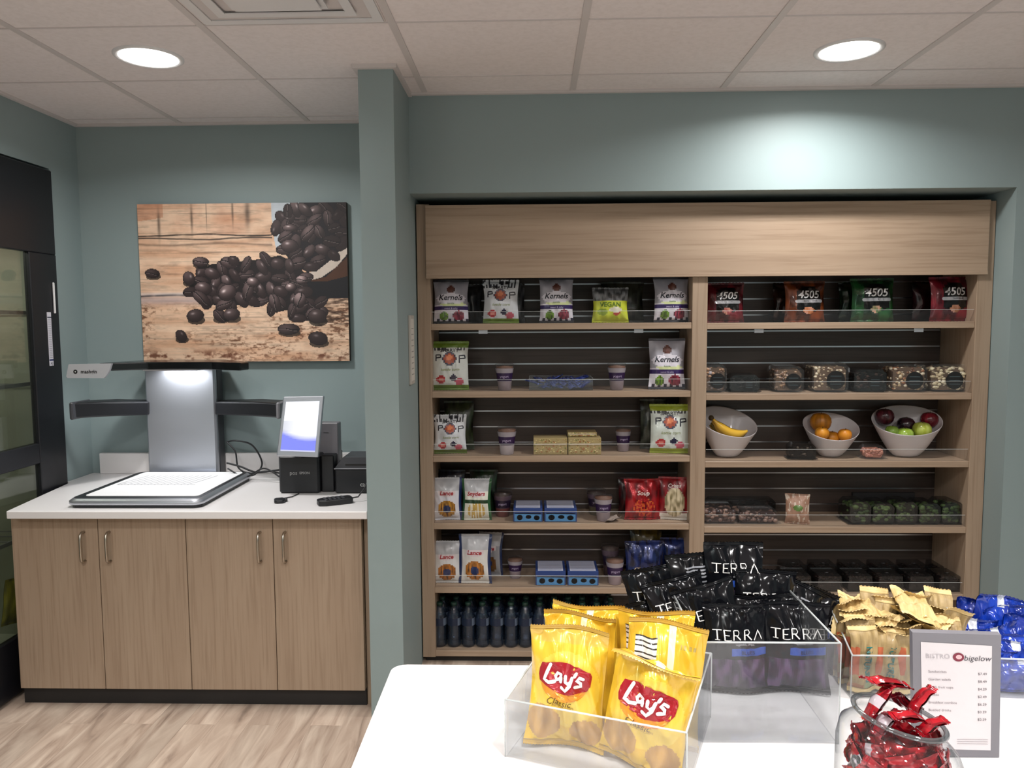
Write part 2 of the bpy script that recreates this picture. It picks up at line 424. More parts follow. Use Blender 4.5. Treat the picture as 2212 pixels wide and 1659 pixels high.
# downlights
names = ['round recessed ceiling light on the left, above the checkout counter', 'round recessed ceiling light on the right, in front of the snack shelves']
for i, (lx, ly) in enumerate(DOWNLIGHTS):
    t = thing('ceiling_light', names[i] if i < 2 else 'round recessed ceiling light behind the viewer', 'ceiling light', (lx, ly, ZC), group='recessed downlights')
    m = MB(); m.lathe([(.100, .004), (.100, -.006), (.112, -.008), (.118, -.004), (.118, .004)], seg=40, c='e8e6e4'); m.build('trim_ring', M['white'], t)
    m = MB(); m.lathe([(.001, -.0075), (.05, -.0075), (.100, -.005)], seg=40); m.build('lens', M['lens'], t)
# ceiling diffuser, partly in frame at the top edge
t = thing('ceiling_vent', 'square white air diffuser panel set in the ceiling grid', 'vent', (-.752, 2.21, ZC))
m = MB()
for a in (0, 1, 2):
    w = .285-.07*a; z = -.004-.006*a
    for (x0, x1, y0, y1) in ((-w, w, -w, -w+.03), (-w, w, w-.03, w), (-w, -w+.03, -w+.03, w-.03), (w-.03, w, -w+.03, w-.03)): m.box(x0, x1, y0, y1, z-.003, z)
m.build('louvres', M['white'], t)
m = MB(); m.box(-.13, .13, -.13, .13, -.03, -.026, b=.002); m.build('centre_plate', M['white'], t)
m = MB(); m.box(-.29, .29, -.29, .29, -.003, -.001); m.build('frame', M['grid'], t)

# ------------------------------------------------------------------ base cabinets, worktop
CT = .864                     # island top; the checkout things are laid out at this height, then set on their own counter
IT = CT
CS = 1.042                    # the checkout counter lies lower and farther back
CTOP = CAMH+(CT-CAMH)*CS
def settle(o, s_=CS):
    o.location = Vector((o.location.x*s_, o.location.y*s_, CAMH+(o.location.z-CAMH)*s_)); o.scale = (s_, s_, s_); return o
DY = 2.99
cx = [P(x, 1300, DY).x for x in (33, 219, 407, 594, 785)]
dz0, dz1 = .072, .788
def handle(m, x, z0, z1):
    m.tube([(x, 0, z1), (x, -.016, z1+.001), (x, -.028, z1-.008), (x, -.030, z1-.03), (x, -.030, z0+.03), (x, -.028, z0+.008), (x, -.016, z0-.001), (x, 0, z0)], .0055, 8)
for k in range(2):
    x0, x1, x2 = cx[2*k], cx[2*k+1], cx[2*k+2]
    t = thing('base_cabinet', ['wood laminate base cabinet with two doors, standing beside the black cooler', 'wood laminate base cabinet with two doors, standing against the teal partition'][k], 'cabinet', ((x0+x2)/2, DY+.3, 0), group='base cabinets under the checkout counter')
    ox, oy = (x0+x2)/2, DY+.3
    m = MB(); m.box(x0-ox+.001, x2-ox-.001, .022-.3, .69-.3, dz0, .800); m.build('body', M['wood_v'], t)
    m = MB(); m.box(x0-ox, x2-ox, .022-.3, .04-.3, 0, dz0); m.build('toe_kick', M['kick'], t)
    for j, (a, b) in enumerate(((x0, x1), (x1, x2))):
        m = MB(); m.box(a-ox+.0015, b-ox-.0015, 0, .02, dz0, dz1, b=.001); d = m.build('door', M['wood_v'], t, loc=(0, -.3, 0))
        hx = P((183, 238, 563, 617)[2*k+j], 1180, DY).x-ox
        m = MB(); handle(m, hx, .612, .732); m.build('handle', M['nickel'], d)
m = MB(); m.box(cx[4]+.002, -.649, DY+.03, YB-.05, 0, .80); o = m.build('filler_panel', M['wood_v']); tag(o, 'narrow wood filler strip between the end cabinet door and the teal partition', 'panel')
# black floor base in front of partition gap
poly = [PZ(12, 1103, CT).xy[:], PZ(793, 1103, CT).xy[:]]
fy = 2.92
pts = [(-2.087, fy), (-.649, fy), (-.649, YB-.001), (XL+.001, YB-.001), (XL+.001, 3.468), (-2.166, 3.468)]
t = thing('countertop', 'white solid surface worktop with an upstand, under the checkout kiosk', 'countertop', (-1.4, 3.2, CTOP))
m = MB(); m.prism([(x+1.4, y-3.2) for x, y in pts], -.032, 0, 'e6e3e3'); w = m.build('worktop', M['counter'], t)
bv = w.modifiers.new('b', 'BEVEL'); bv.width = .004; bv.segments = 2; bv.limit_method = 'ANGLE'
m = MB(); m.box(-2.135+1.4, -.649+1.4, 3.665-3.2, YB-.002-3.2, 0.0005, .102, b=.002); m.build('upstand', M['counter'], t)

# ------------------------------------------------------------------ cooler
t = thing('drinks_cooler', 'tall black glass door cooler built into the left wall', 'cooler', (-2.45, 2.83, 0))
def B(m, x0, x1, y0, y1, z0, z1, **k): m.box(x0+2.45, x1+2.45, y0-2.83, y1-2.83, z0, z1, **k)
m = MB()
B(m, -2.95, -2.20, 2.2, 2.24, 0, 2.26); B(m, -2.95, -2.20, 3.42, 3.465, 0, 2.26); B(m, -2.95, -2.20, 2.24, 3.42, 2.05, 2.26); B(m, -2.95, -2.20, 2.24, 3.42, 0, .12); B(m, -2.95, -2.90, 2.24, 3.42, .12, 2.05)
m.build('housing', M['fridge'], t)
m = MB(); B(m, -2.90, -2.89, 2.24, 3.42, .12, 2.05); B(m, -2.89, -2.25, 3.40, 3.42, .12, 2.05); B(m, -2.89, -2.25, 2.24, 2.26, .12, 2.05); B(m, -2.89, -2.25, 2.26, 3.40, .12, .13); m.build('liner', M['finside'], t)
m = MB()
B(m, -2.20, -2.17, 2.2, 3.462, 1.885, 2.262, b=.004); B(m, -2.20, -2.17, 3.275, 3.462, .02, 1.885, b=.003); B(m, -2.20, -2.17, 2.2, 2.36, .02, 1.885, b=.003)
B(m, -2.205, -2.172, 2.36, 3.275, .96, 1.05, b=.003); B(m, -2.20, -2.17, 2.36, 3.275, .02, .26, b=.003)
door = m.build('door_frame', M['fridge'], t)
m = MB(); B(m, -2.190, -2.184, 2.36, 3.275, 1.05, 1.885); m.build('upper_glass', M['fglass'], door)
m = MB(); B(m, -2.190, -2.184, 2.36, 3.275, .26, .96); m.build('lower_glass', M['fglass'], door)
m = MB(); B(m, -2.17, -2.160, 3.420, 3.427, 1.62, 1.76, b=.003); m.build('handle', M['white'], door)  # white strip: the highlight on the handle, put into its colour
m = MB(); B(m, -2.17, -2.1685, 3.372, 3.400, 1.385, 1.625, c='d4d4de'); B(m, -2.1686, -2.168, 3.372, 3.400, 1.600, 1.605, c='33364a'); B(m, -2.1686, -2.168, 3.372, 3.400, 1.407, 1.414, c='2c3566')
for k in range(22): B(m, -2.1686, -2.168, 3.376, 3.396, 1.42+k*.0082, 1.4235+k*.0082, c='a8a8b4')
m.text('AJ', .018, 0, 0, lambda x, y: (.2822, 3.386-2.83+x, 1.395+y), '333344'); m.build('sticker', M['mat'], door)
for z in (.62, 1.3, 1.62):
    m = MB()
    for k in range(14): B(m, -2.85, -2.27, 2.28+k*.085, 2.284+k*.085, z, z+.004)
    B(m, -2.275, -2.27, 2.27, 3.39, z-.005, z+.012); B(m, -2.85, -2.845, 2.27, 3.39, z-.002, z+.008); m.build('wire_shelf', M['grey'], t)
lamp('cooler_fill_lamp', (-2.5, 2.9, 2.04), .35, 5.0, 175, (1, .98, .9))  # unseen lamp added inside to brighten the cooler

# ------------------------------------------------------------------ coffee bean canvas
def canvas_raster(nu, nv):
    rng = np.random.default_rng(4)
    zx = 165+1825*(np.arange(nu)+.5)/nu; zy = 170+1375*(np.arange(nv)+.5)/nv
    X, Y = np.meshgrid(zx, zy)
    def nz(sx, sy, seed, oc=4):
        out = np.zeros_like(X); amp = 1; tot = 0
        for o in range(oc):
            r = np.random.default_rng(seed+o); g = r.random((64, 64))
            fx = (X/sx*2**o) % 63; fy = (Y/sy*2**o) % 63
            ix = fx.astype(int); iy = fy.astype(int); tx = fx-ix; ty = fy-iy; tx = tx*tx*(3-2*tx); ty = ty*ty*(3-2*ty)
            v = (g[iy, ix]*(1-tx)+g[iy, (ix+1) % 64]*tx)*(1-ty)+(g[(iy+1) % 64, ix]*(1-tx)+g[(iy+1) % 64, (ix+1) % 64]*tx)*ty
            out += amp*v; tot += amp; amp *= .55
        return out/tot
    def sr(h): return np.array([int(h[i:i+2], 16)/255 for i in (0, 2, 4)])
    img = np.zeros((nv, nu, 3))
    g1 = nz(500, 60, 1); g2 = nz(120, 26, 7); g3 = nz(60, 60, 11)
    t = np.clip((g1-.35)*2.2, 0, 1)[..., None]
    img = sr('ebcaae')*(1-t)+sr('d4a686')*t
    img = img*(1-.25*np.clip(g2-.5, 0, 1)[..., None]*2)
    top = (Y < 440); k = np.clip((nz(260, 200, 21)-.45)*2.5, 0, 1)*top
    img = img*(1-.35*k[..., None])+sr('a8664a')*.35*k[..., None]
    red = (top & (X < 390) & (Y < 320-(X-165)*.15)); img[red] = img[red]*.55+sr('b87555')*.45
    for (a, b, w) in ((640, 300, 10), (1130, 260, 22), (350, 350, 12), (1000, 230, 8), (770, 250, 3)):
        d = np.exp(-((X-a)/w)**2-((Y-b)/110)**2); img = img*(1-.45*d[..., None])
    # grain lines
    ln = np.clip(nz(900, 9, 31)-.6, 0, 1)*2.2
    img = img*(1-.4*ln[..., None])
    # cracks
    def crack(y0, th, a, x0=165, x1=1340, seed=0):
        nonlocal img
        yy = y0+8*np.sin(X/150+seed)+10*(nz(160, 900, 41+seed, 3)-.5)
        d = np.exp(-((Y-yy)/th)**2)*((X > x0) & (X < x1))*np.clip(.35+nz(70, 900, 61+seed, 3)*1.3, 0, 1)
        img = img*(1-a*d[..., None])+sr('1c1418')*a*d[..., None]*.3
    crack(440, 5, .95); crack(472, 5, .85, seed=3); crack(520, 9, .3, seed=5); crack(968, 9, .95, 165, 700, 8)
    wb = np.exp(-((Y-1005)/38)**2)*(X < 760); img = img*(1-.55*wb[..., None])+sr('b9b0bd')*.55*wb[..., None]
    wb = np.exp(-((Y-950)/14)**2)*(X < 640); img = img*(1-.6*wb[..., None])+sr('e2d8da')*.6*wb[..., None]
    low = np.clip((Y-1010)/60, 0, 1)
    sp = np.clip((nz(34, 16, 71)-.50)*5, 0, 1)*np.clip((nz(400, 240, 81)-.42)*4+np.clip((330-X)/200, 0, 1)+np.clip((X-1800)/150, 0, 1), 0, 1)*low
    img = img*(1-.75*sp[..., None])+sr('5a3420')*.75*sp[..., None]
    bl = np.clip((nz(60, 44, 91)-.55)*6, 0, 1)*np.exp(-((Y-1490)/42)**2); img = img*(1-.8*bl[..., None])+sr('5b2d1c')*.8*bl[..., None]
    rt = ((X > 1700) & (Y > 985) & (Y < 1230)); tt = np.clip((nz(90, 14, 95)-.35)*4, 0, 1)*rt; img = img*(1-.7*tt[..., None])+sr('2b1a12')*.7*tt[..., None]
    def inpoly(P_):
        ins = np.zeros(X.shape, bool); n = len(P_)
        for i in range(n):
            x1, y1 = P_[i]; x2, y2 = P_[(i+1) % n]
            if y1 == y2: continue
            c = ((y1 > Y) != (y2 > Y)) & (X < (x2-x1)*(Y-y1)/(y2-y1)+x1); ins ^= c
        return ins
    img[inpoly([(1335, 100), (1620, 100), (1480, 380), (1500, 640), (1420, 600), (1370, 560), (1345, 400)])] = sr('c3cbd3')
    img[inpoly([(1480, 760), (1640, 800), (2010, 520), (2010, 995), (1700, 1000), (1300, 960), (1180, 900), (1250, 780)])] = sr('121218')
    br = inpoly([(1640, 845), (1800, 810), (2010, 620), (2010, 800), (1800, 850)]); img[br] = sr('4a2c1c')
    img[inpoly([(1560, 780), (1720, 760), (1880, 640), (2010, 480), (2010, 590), (1900, 720), (1760, 815), (1640, 845), (1550, 830)])] = sr('cdbfb3')
    cup = [(1600, 170), (1540, 180), (1500, 260), (1370, 340), (1370, 420), (1450, 470), (1420, 560), (1500, 690), (1640, 770), (1740, 740), (1880, 630), (2010, 500), (2010, 100), (1600, 100)]
    clus = [(600, 960), (600, 860), (680, 760), (800, 690), (950, 680), (1250, 650), (1400, 620), (1560, 700), (1640, 820), (1600, 930), (1760, 1030), (1780, 1150), (1640, 1190), (1560, 1190), (1480, 1090), (1340, 1120), (1290, 1020), (1180, 1020), (1050, 1050), (850, 1060), (680, 1010)]
    img[inpoly(cup)] = sr('17141a'); img[inpoly(clus)] = sr('1a1416')
    beans = []
    rr = random.Random(11)
    def pin(p, pl):
        r = False
        for i in range(len(pl)):
            x1, y1 = pl[i]; x2, y2 = pl[(i+1) % len(pl)]
            if (y1 > p[1]) != (y2 > p[1]) and p[0] < (x2-x1)*(p[1]-y1)/(y2-y1)+x1: r = not r
        return r
    for pl, mind in ((cup, 74), (clus, 80)):
        got = []
        for _ in range(2600):
            p = (rr.uniform(540, 2000), rr.uniform(180, 1200))
            if pin(p, pl) and all((p[0]-q[0])**2+(p[1]-q[1])**2 > mind**2 for q in got): got.append(p)
        rr.shuffle(got)
        for p in got:
            d = rr.random()
            beans.append((p[0], p[1], rr.uniform(62, 88), rr.uniform(38, 54), rr.uniform(-80, 80), rr.random() < .5, .55+.5*rr.random() if not (pl is cup and p[0] > 1850) else .35))
    fixed = [(275, 770, 66, 42, 5, 1, .8), (640, 1140, 78, 58, -10, 0, .8), (860, 1140, 72, 52, 40, 1, .8), (960, 1130, 76, 56, -10, 0, .95), (507, 1318, 60, 48, 55, 0, .6),
             (1460, 1262, 98, 50, 0, 1, .9), (1718, 1345, 86, 60, 8, 0, .6), (1715, 1150, 82, 66, 0, 0, .8), (705, 672, 74, 44, 0, 1, 1.1), (595, 815, 62, 54, 80, 0, .9),
             (1590, 835, 56, 40, 0, 1, 1.5), (1565, 1010, 70, 56, 100, 1, 1.3), (1345, 1030, 85, 50, 70, 1, 1.), (995, 665, 54, 44, 20, 0, .6), (900, 1040, 88, 48, -28, 1, 1.1),
             (1110, 930, 92, 50, 100, 1, 1.), (930, 940, 84, 70, -30, 0, 1.15), (720, 900, 80, 56, 10, 0, 1.05), (700, 990, 95, 50, 40, 1, .9), (1490, 900, 50, 40, 0, 0, 1.3), (1160, 850, 60, 44, 10, 0, 1.25),
             (1485, 240, 62, 42, 85, 1, .5), (1710, 320, 84, 42, -35, 1, 1.1), (1650, 430, 90, 46, -50, 1, 1.2), (1500, 385, 70, 32, 0, 0, 1.2), (1490, 540, 78, 58, 0, 0, 1.0)]
    beans += fixed
    for (bx, by, rx, ry, an, crease, br_) in beans:
        a = math.radians(an); ca, sa = math.cos(a), math.sin(a)
        if (bx, by, rx, ry, an, crease, br_) in fixed[:10]:      # the print shows these lying apart on the wood, each on its own dark patch
            e = ((X-bx-8)/(rx*1.0))**2+((Y-by-ry*.7)/(ry*.65))**2; mm = e < 1; img[mm] = img[mm]*.35
        dx = X-bx; dy = Y-by; U = (dx*ca+dy*sa)/rx; V = (-dx*sa+dy*ca)/ry
        e = U*U+V*V; ins = e < 1
        lx = (dx*-.45+dy*-.9)/max(rx, ry)
        s = np.clip(.30+.42*lx+.30*np.clip(.8-e, 0, 1), .05, 1)*br_
        base = sr('2c2021')[None, None]*.9+(sr('b7a6a4')[None, None])*(s**2.3)[..., None]*.95
        base[e > .86] = sr('161013')
        if crease:
            cr = np.abs(V-.18*np.sin(U*2.6)) < .085; base[cr] = sr('120d10')
            c2 = (np.abs(V-.18*np.sin(U*2.6)-.13) < .05) & (e < .7); base[c2] = base[c2]*.6+sr('b9aaa6')*.35
        else:
            hl = np.exp(-((U+.25)/.22)**2-((V+.38)/.16)**2)*.42*br_; base = base+hl[..., None]
        img[ins] = np.clip(base[ins], 0, 1)
    img = img*(1+.10*(g3-.5)[..., None])
    img = np.clip(img, 0, 1)
    return np.where(img <= .04045, img/12.92, ((img+.055)/1.055)**2.4)
t = thing('canvas_print', 'stretched canvas photo print of coffee beans spilling from a white cup over planks', 'picture', (-1.385, 3.67, 1.76))
cz0, cz1, cx0, cx1 = 1.386, 2.142, -1.892, -.884
NU, NV = 300, 225
R_ = canvas_raster(NU, NV)
m = MB(); v = [(cx0+(cx1-cx0)*i/NU+1.385, -.002, cz1-(cz1-cz0)*j/NV-1.76) for j in range(NV+1) for i in range(NU+1)]
f = [(j*(NU+1)+i, (j+1)*(NU+1)+i, (j+1)*(NU+1)+i+1, j*(NU+1)+i+1) for j in range(NV) for i in range(NU)]
m.add(v, f, cols=[tuple(R_[j, i]) for j in range(NV) for i in range(NU)]); m.build('print', M['canvas'], t)
m = MB(); m.box(cx0+1.385, cx1+1.385, -.0018, .029, cz0-1.76, cz1-1.76, c='3a2c25'); m.build('canvas_edge', M['mat'], t)

# ------------------------------------------------------------------ checkout kiosk
t = thing('checkout_kiosk', 'silver and black self checkout kiosk with a white scanning tray and side arms', 'kiosk', (-1.6, 3.2, CT))
KX, KY = -1.6, 3.2
m = MB()
def rrect(x0, x1, y0, y1, r, n=5):
    o = []
    for (cx_, cy_, a0) in ((x1-r, y1-r, 0), (x0+r, y1-r, 90), (x0+r, y0+r, 180), (x1-r, y0+r, 270)):
        for k in range(n+1): a = math.radians(a0+90*k/n); o.append((cx_+r*math.cos(a), cy_+r*math.sin(a)))
    return o
tx0, tx1, ty0, ty1 = -1.80-KX, -1.272-KX, 2.845-KY, 3.395-KY
m.prism(rrect(tx0+.012, tx1-.006, ty0+.006, ty1-.006, .03), .0005, .012, '111111'); m.build('tray_foot', M['black'], t)
def rim(m, x0, x1, y0, y1, r, prof):
    pts = rrect(x0, x1, y0, y1, r); n = len(pts); cx_, cy_ = (x0+x1)/2, (y0+y1)/2
    def fn(u, v):
        i = int(round(u*n)) % n; ins, z = prof[int(round(v*(len(prof)-1)))]
        px_, py_ = pts[i]; sx = 1-ins/((x1-x0)/2); sy = 1-ins/((y1-y0)/2)
        return (cx_+(px_-cx_)*sx, cy_+(py_-cy_)*sy, z)
    m.surf(n, len(prof)-1, fn, closeu=True)
m = MB(); rim(m, tx0, tx1, ty0, ty1, .035, [(.008, .010), (0, .014), (0, .026), (.012, .036), (.016, .0365)]); m.build('tray_rim', M['silver'], t)
m = MB(); m.prism(rrect(tx0+.014, tx1-.014, ty0+.014, ty1-.014, .03), .012, .0368, '111'); m.build('tray_mat', M['black'], t)
m = MB(); m.prism(rrect(tx0+.045, tx1-.030, ty0+.050, ty1-.03, .02), .0368, .0385, 'f4f4f6')
mp = lambda x, y: (x, y, .0389)
for k in range(12):
    x = -.105+.028*k
    m.stroke([(x-.03-(.012 if k else 0), -.10), (x-.02, -.04), (x-.005, .02), (x+.01, .085)], .0042, mp, '8c8c92', rounded=False)
    m.stroke([(x-.03, -.10), (x-.006, -.105)], .004, mp, '8c8c92', rounded=False)
m.build('scan_surface', M['semi'], t)
# column
c0, c1, cy0, cy1 = -1.764-KX, -1.442-KX, 3.416-KY, 3.508-KY
m = MB(); m.box(c0, c1, cy0, cy0+.03, .002, .512, b=.008); m.build('column_front', M['silver'], t)
m = MB(); m.box(c0+.004, c1, cy0+.03, cy1, .002, .512, b=.004); m.build('column_back', M['dgrey'], t)
# head
hz = .512
m = MB()
hp = [(P(215, 790, 3.22).x-KX, 3.21-KY), (P(318, 798, 3.30).x-KX, 3.30-KY), (P(460, 798, 3.30).x-KX, 3.29-KY), (P(523, 780, 3.22).x-KX, 3.20-KY), (P(523, 780, 3.22).x-KX+.01, 3.27-KY), (c1+.02, cy1), (c0-.02, cy1), (P(215, 790, 3.22).x-KX, 3.30-KY)]
m.prism(hp, hz-.006, hz+.028, '111'); o = m.build('head', M['gblack'], t); bv = o.modifiers.new('b', 'BEVEL'); bv.width = .005; bv.segments = 2
m = MB()
By = 3.19
bp = [P(x, y, By) for x, y in ((148, 787), (241, 785), (236, 801), (229, 812), (224, 817), (146, 817), (143, 813))]
m.prism([(p.x-KX, p.z-CT) for p in bp], By-KY, By-KY+.012, 'a6a7ac', plane='xz')
m.disc(P(163, 803, By).x-KX, P(163, 803, By).z-CT, .009, .009, front(By-KY), '0c0c0e')
m.fan([(P(163, 803, By).x-KX+.0035*math.cos(a), P(163, 803, By).z-CT+.0035*math.sin(a)) for a in (0, 1.57, 3.14, 4.71)], front(By-KY, eps=.0012), 'cccccc')
m.text('mashgin', .0215, P(192, 803, By).x-KX, P(192, 803, By).z-CT, front(By-KY), '0c0c0e', ax=1.02, bold=.02); m.build('logo_plate', M['semi'], t)
m = MB(); m.box(c0+.04, c1-.04, 3.33-KY, 3.40-KY, hz-.013, hz-.006); m.build('lamp_lens', M['white'], t)
lamp('kiosk_lamp', ((c0+c1)/2*CS+KX*CS, 3.33*CS, CAMH+(CT+hz-.022-CAMH)*CS), .20, KIOSK_POWER, 175, (.95, .97, 1), rot=(math.radians(10), 0, 0))
# arms reach forward from the column to either side
def arm(xi, Yi, xo, Yo, yt_i, yb_i, yt_o, yb_o, capn):
    q = MB(); a0, a1 = P(xi, yt_i, Yi), P(xi, yb_i, Yi); b0, b1 = P(xo, yt_o, Yo), P(xo, yb_o, Yo)
    L = lambda p, dy=0: (p.x-KX, p.y+dy-KY, p.z-CT)
    mid0 = a0.lerp(b0, .62)+Vector((0, 0, .004)); mid1 = a1.lerp(b1, .62)+Vector((0, 0, .002))
    v = []
    for (t0, t1, d_) in ((a0, a1, .10), (mid0, mid1, .13), (b0, b1, .13)): v += [L(t0), L(t1), L(t1, d_), L(t0, d_)]
    f_ = [(0, 1, 2, 3), (11, 10, 9, 8)]
    for k in (0, 4):
        for e_ in range(4): f_.append((k+e_, k+4+e_, k+4+(e_+1) % 4, k+(e_+1) % 4))
    q.add(v, f_, '111'); o = q.build('arm', M['black'], t); b_ = o.modifiers.new('b', 'BEVEL'); b_.width = .007; b_.segments = 3
    sg = -1 if xo < xi else 1
    q = MB(); x_ = b0.x-KX; q.box(x_-.008, x_+.008, Yo-KY-.004, Yo-KY+.134, b1.z-CT-.004, b0.z-CT+.003, b=.005); q.build('arm_cap', M[capn], o)
arm(319, 3.40, 153, 3.10, 868, 897, 871, 905, 'dgrey')
arm(464, 3.42, 600, 3.18, 868, 896, 871, 903, 'grey')
settle(t)
# payment screen on its box printer
bx0, bx1, by0 = P(603, 1060, 3.10).x, P(690, 1060, 3.10).x, 3.10
t = thing('payment_terminal', 'black printer box carrying a tilted tablet screen showing a white and blue page', 'payment terminal', ((bx0+bx1)/2, by0+.08, CT))
ox, oy = (bx0+bx1)/2, by0+.08
m = MB(); m.box(bx0-ox, bx1-ox, -.08, .09, .0005, .160, b=.008)
m.box(bx1-ox, bx1-ox+.055, -.05, .10, .0005, .155, b=.004); m.build('printer_box', M['black'], t)
m = MB(); m.text('pos', .022, P(634, 1022, 3.1).x-ox, P(634, 1022, 3.1).z-CT, front(-.08), '8a8a8a'); m.text('EPSON', .014, P(658, 1022, 3.1).x-ox, P(658, 1022, 3.1).z-CT, front(-.08), '9a9a9a', bold=.01); m.build('badge', M['semi'], t)
sy = -.105
tl, tr, br_, bl_ = P(612, 857, 3.06), P(699, 855, 3.06), P(687, 988, 3.03), P(597, 985, 3.03)
def quad(a, b, m_, c, mat, name, parent, y0=0.0, th=.012, nrm=Vector((0, -1, 0)), inset=0.0, colf=None, eps=0.0):
    """bevelled flat slab spanned by four corners"""
    cs = [Vector(p)-Vector((ox, oy, CT)) for p in (tl, tr, br_, bl_)]
    cen = sum(cs, Vector())/4
    cs = [cen+(p-cen)*(1-inset) for p in cs]
    n_ = (cs[1]-cs[0]).cross(cs[3]-cs[0]).normalized()
    if n_.y > 0: n_ = -n_
    q = MB()
    if colf:
        def fn(u, v): return cs[0].lerp(cs[1], u).lerp(cs[3].lerp(cs[2], u), v)+n_*eps
        q.surf(24, 36, fn, colf=colf)
    else:
        vs = [p+n_*eps for p in cs]+[p-n_*th for p in cs]
        q.add(vs, [(3, 2, 1, 0), (4, 5, 6, 7), (0, 1, 5, 4), (1, 2, 6, 5), (2, 3, 7, 6), (3, 0, 4, 7)], 'aaaaaa')
    o_ = q.build(name, mat, parent)
    if not colf: b_ = o_.modifiers.new('b', 'BEVEL'); b_.width = .004; b_.segments = 3
    return o_
tf = quad(0, 0, 0, 0, M['silver'], 'tablet', t, th=.018)
def scr(u, v):
    w = (.92, .93, .98); b = C('8088f0')
    e = .60+.12*(u-.5)+.06*math.sin(u*3)
    k = min(1, max(0, (v-e)/.12)); c = mixc(w, b, k)
    if .38 < v < .62 and u < .45 and k < .5: c = mixc(c, C('b9bccb'), .6*(1-u/.45))
    if v > .965: c = C('c7c9e6')
    return c
quad(0, 0, 0, 0, M['screen'], 'screen', tf, inset=.17, colf=scr, eps=.0015)
m = MB(); m.box(-.015, .015, -.085, -.05, .150, .26, b=.004); m.build('screen_bracket', M['black'], t)
settle(t)
# grey card unit behind
a = P(691, 913, 3.2); b = P(733, 1008, 3.2)
m = MB(); m.box(a.x-.04, b.x, 3.19, 3.245, b.z-.0, a.z, b=.003, c='6d6b70')
m.fan([(P(704, 1004, 3.2).x, P(704, 1004, 3.2).z), (P(719, 1004, 3.2).x, P(719, 1004, 3.2).z), (P(705, 985, 3.2).x, P(705, 985, 3.2).z)], front(3.19), '1d2a26'); m.stroke([(P(700, 934, 3.2).x, P(700, 934, 3.2).z), (P(711, 934, 3.2).x, P(711, 934, 3.2).z)], .002, front(3.19), '333333', rounded=False)
m.box(a.x-.03, b.x-.012, 3.20, 3.24, CT+.0005, b.z, c='17181c')
o = m.build('card_unit', M['semi']); settle(o); tag(o, 'grey upright unit on a black foot, behind the tilted tablet screen', 'device')
# receipt printer by the partition
px0 = P(724, 1060, 3.10).x
t = thing('receipt_printer', 'black receipt printer with sloping lid, standing beside the teal partition', 'printer', (px0+.08, 3.2, CT))
m = MB(); m.box(-.08, .088, -.10, .06, .0005, .105, b=.006); m.build('body', M['black'], t)
m = MB(); m.prism([(-.08, .106), (.088, .106), (.088, .152), (-.045, .152)], -.10, .05, '111', plane='xz'); m.build('lid', M['dgrey'], t)
m = MB(); m.box(-.082, .088, -.103, -.10, .1035, .1065, c='9a9aa0'); m.box(-.035, .085, -.1012, -.1, .118, .124, c='050505'); m.text('C2', .016, P(783, 1047, 3.1).x-px0-.08, .036, front(-.10), 'b0b0b0', bold=.03); m.build('marking', M['semi'], t)
settle(t)
# small card reader and hand held pad
def puck(loc, L, W, H, rot, name, label, cat, parts):
    t = thing(name, label, cat, loc, (0, 0, rot)); m = MB()
    n = 20; pr = [(-W/2, -L/2+.01), (-W/2+.01, -L/2), (W/2-.01, -L/2), (W/2, -L/2+.01), (W/2, L*.3), (W*.3, L/2), (-W*.3, L/2), (-W/2, L*.3)]
    m.prism(pr, .0005, H, '111'); o = m.build('body', M['black'], t); b = o.modifiers.new('b', 'BEVEL'); b.width = .004; b.segments = 2
    parts(t); settle(t); return t
a = PZ(700, 1092, CT); b = PZ(735, 1078, CT)
def f1(t):
    for r in range(5):
        for c_ in range(3):
            m = MB(); m.box(-.018+c_*.018-.006, -.018+c_*.018+.006, -.03+r*.017-.005, -.03+r*.017+.005, .022, .025, b=.001); m.build('key', M['dgrey'], t)
    m = MB(); m.tube([(0, -.055, .014), (-.01, -.09, .02), (.0, -.12, .05), (.004, -.14, .09)], .003, 6); m.build('cable', M['black'], t)
puck((a.x+.035, a.y+.03, CT), .135, .062, .023, math.radians(-62+180), 'card_reader', 'black handheld card reader with keypad, lying at the right of the counter', 'card reader', f1)
a = PZ(604, 1085, CT)
def f2(t):
    m = MB(); m.tube([(.01, .02, .006), (.02, .05, .004), (.05, .07, .003), (.08, .12, .003)], .0022, 6); m.build('cable', M['black'], t)
    m = MB(); m.box(.012, .03, -.005, .018, .001, .014, b=.003); m.build('plug', M['black'], t)
puck((a.x, a.y, CT), .055, .042, .014, math.radians(20), 'card_puck', 'small dark square reader lying in front of the printer box', 'card reader', f2)
# cables beside the column
rc = random.Random(3)
def bez(pts, n=26):
    out = []
    pts = [Vector(p) for p in pts]
    for i in range(len(pts)-1):
        p0 = pts[max(i-1, 0)]; p1 = pts[i]; p2 = pts[i+1]; p3 = pts[min(i+2, len(pts)-1)]
        for k in range(n//2):
            s_ = k/(n//2); out.append(.5*((2*p1)+(p2-p0)*s_+(2*p0-5*p1+4*p2-p3)*s_*s_+(3*p1-p0-3*p2+p3)*s_**3))
    out.append(pts[-1]); return out
YCB = 3.46
cab = [([(490, 955), (510, 952), (545, 962), (566, 1000), (550, 1025), (520, 1028)], .0032, 'looping in the highest arc'), ([(490, 955), (508, 975), (515, 1010), (540, 1022), (575, 1018), (604, 1022)], .003, 'dropping behind the tray'),
       ([(490, 1000), (520, 1008), (555, 1020), (604, 1015)], .0035, 'running to the printer box'), ([(492, 1012), (530, 1030), (570, 1012), (604, 1030)], .003, 'lowest in the tangle')]
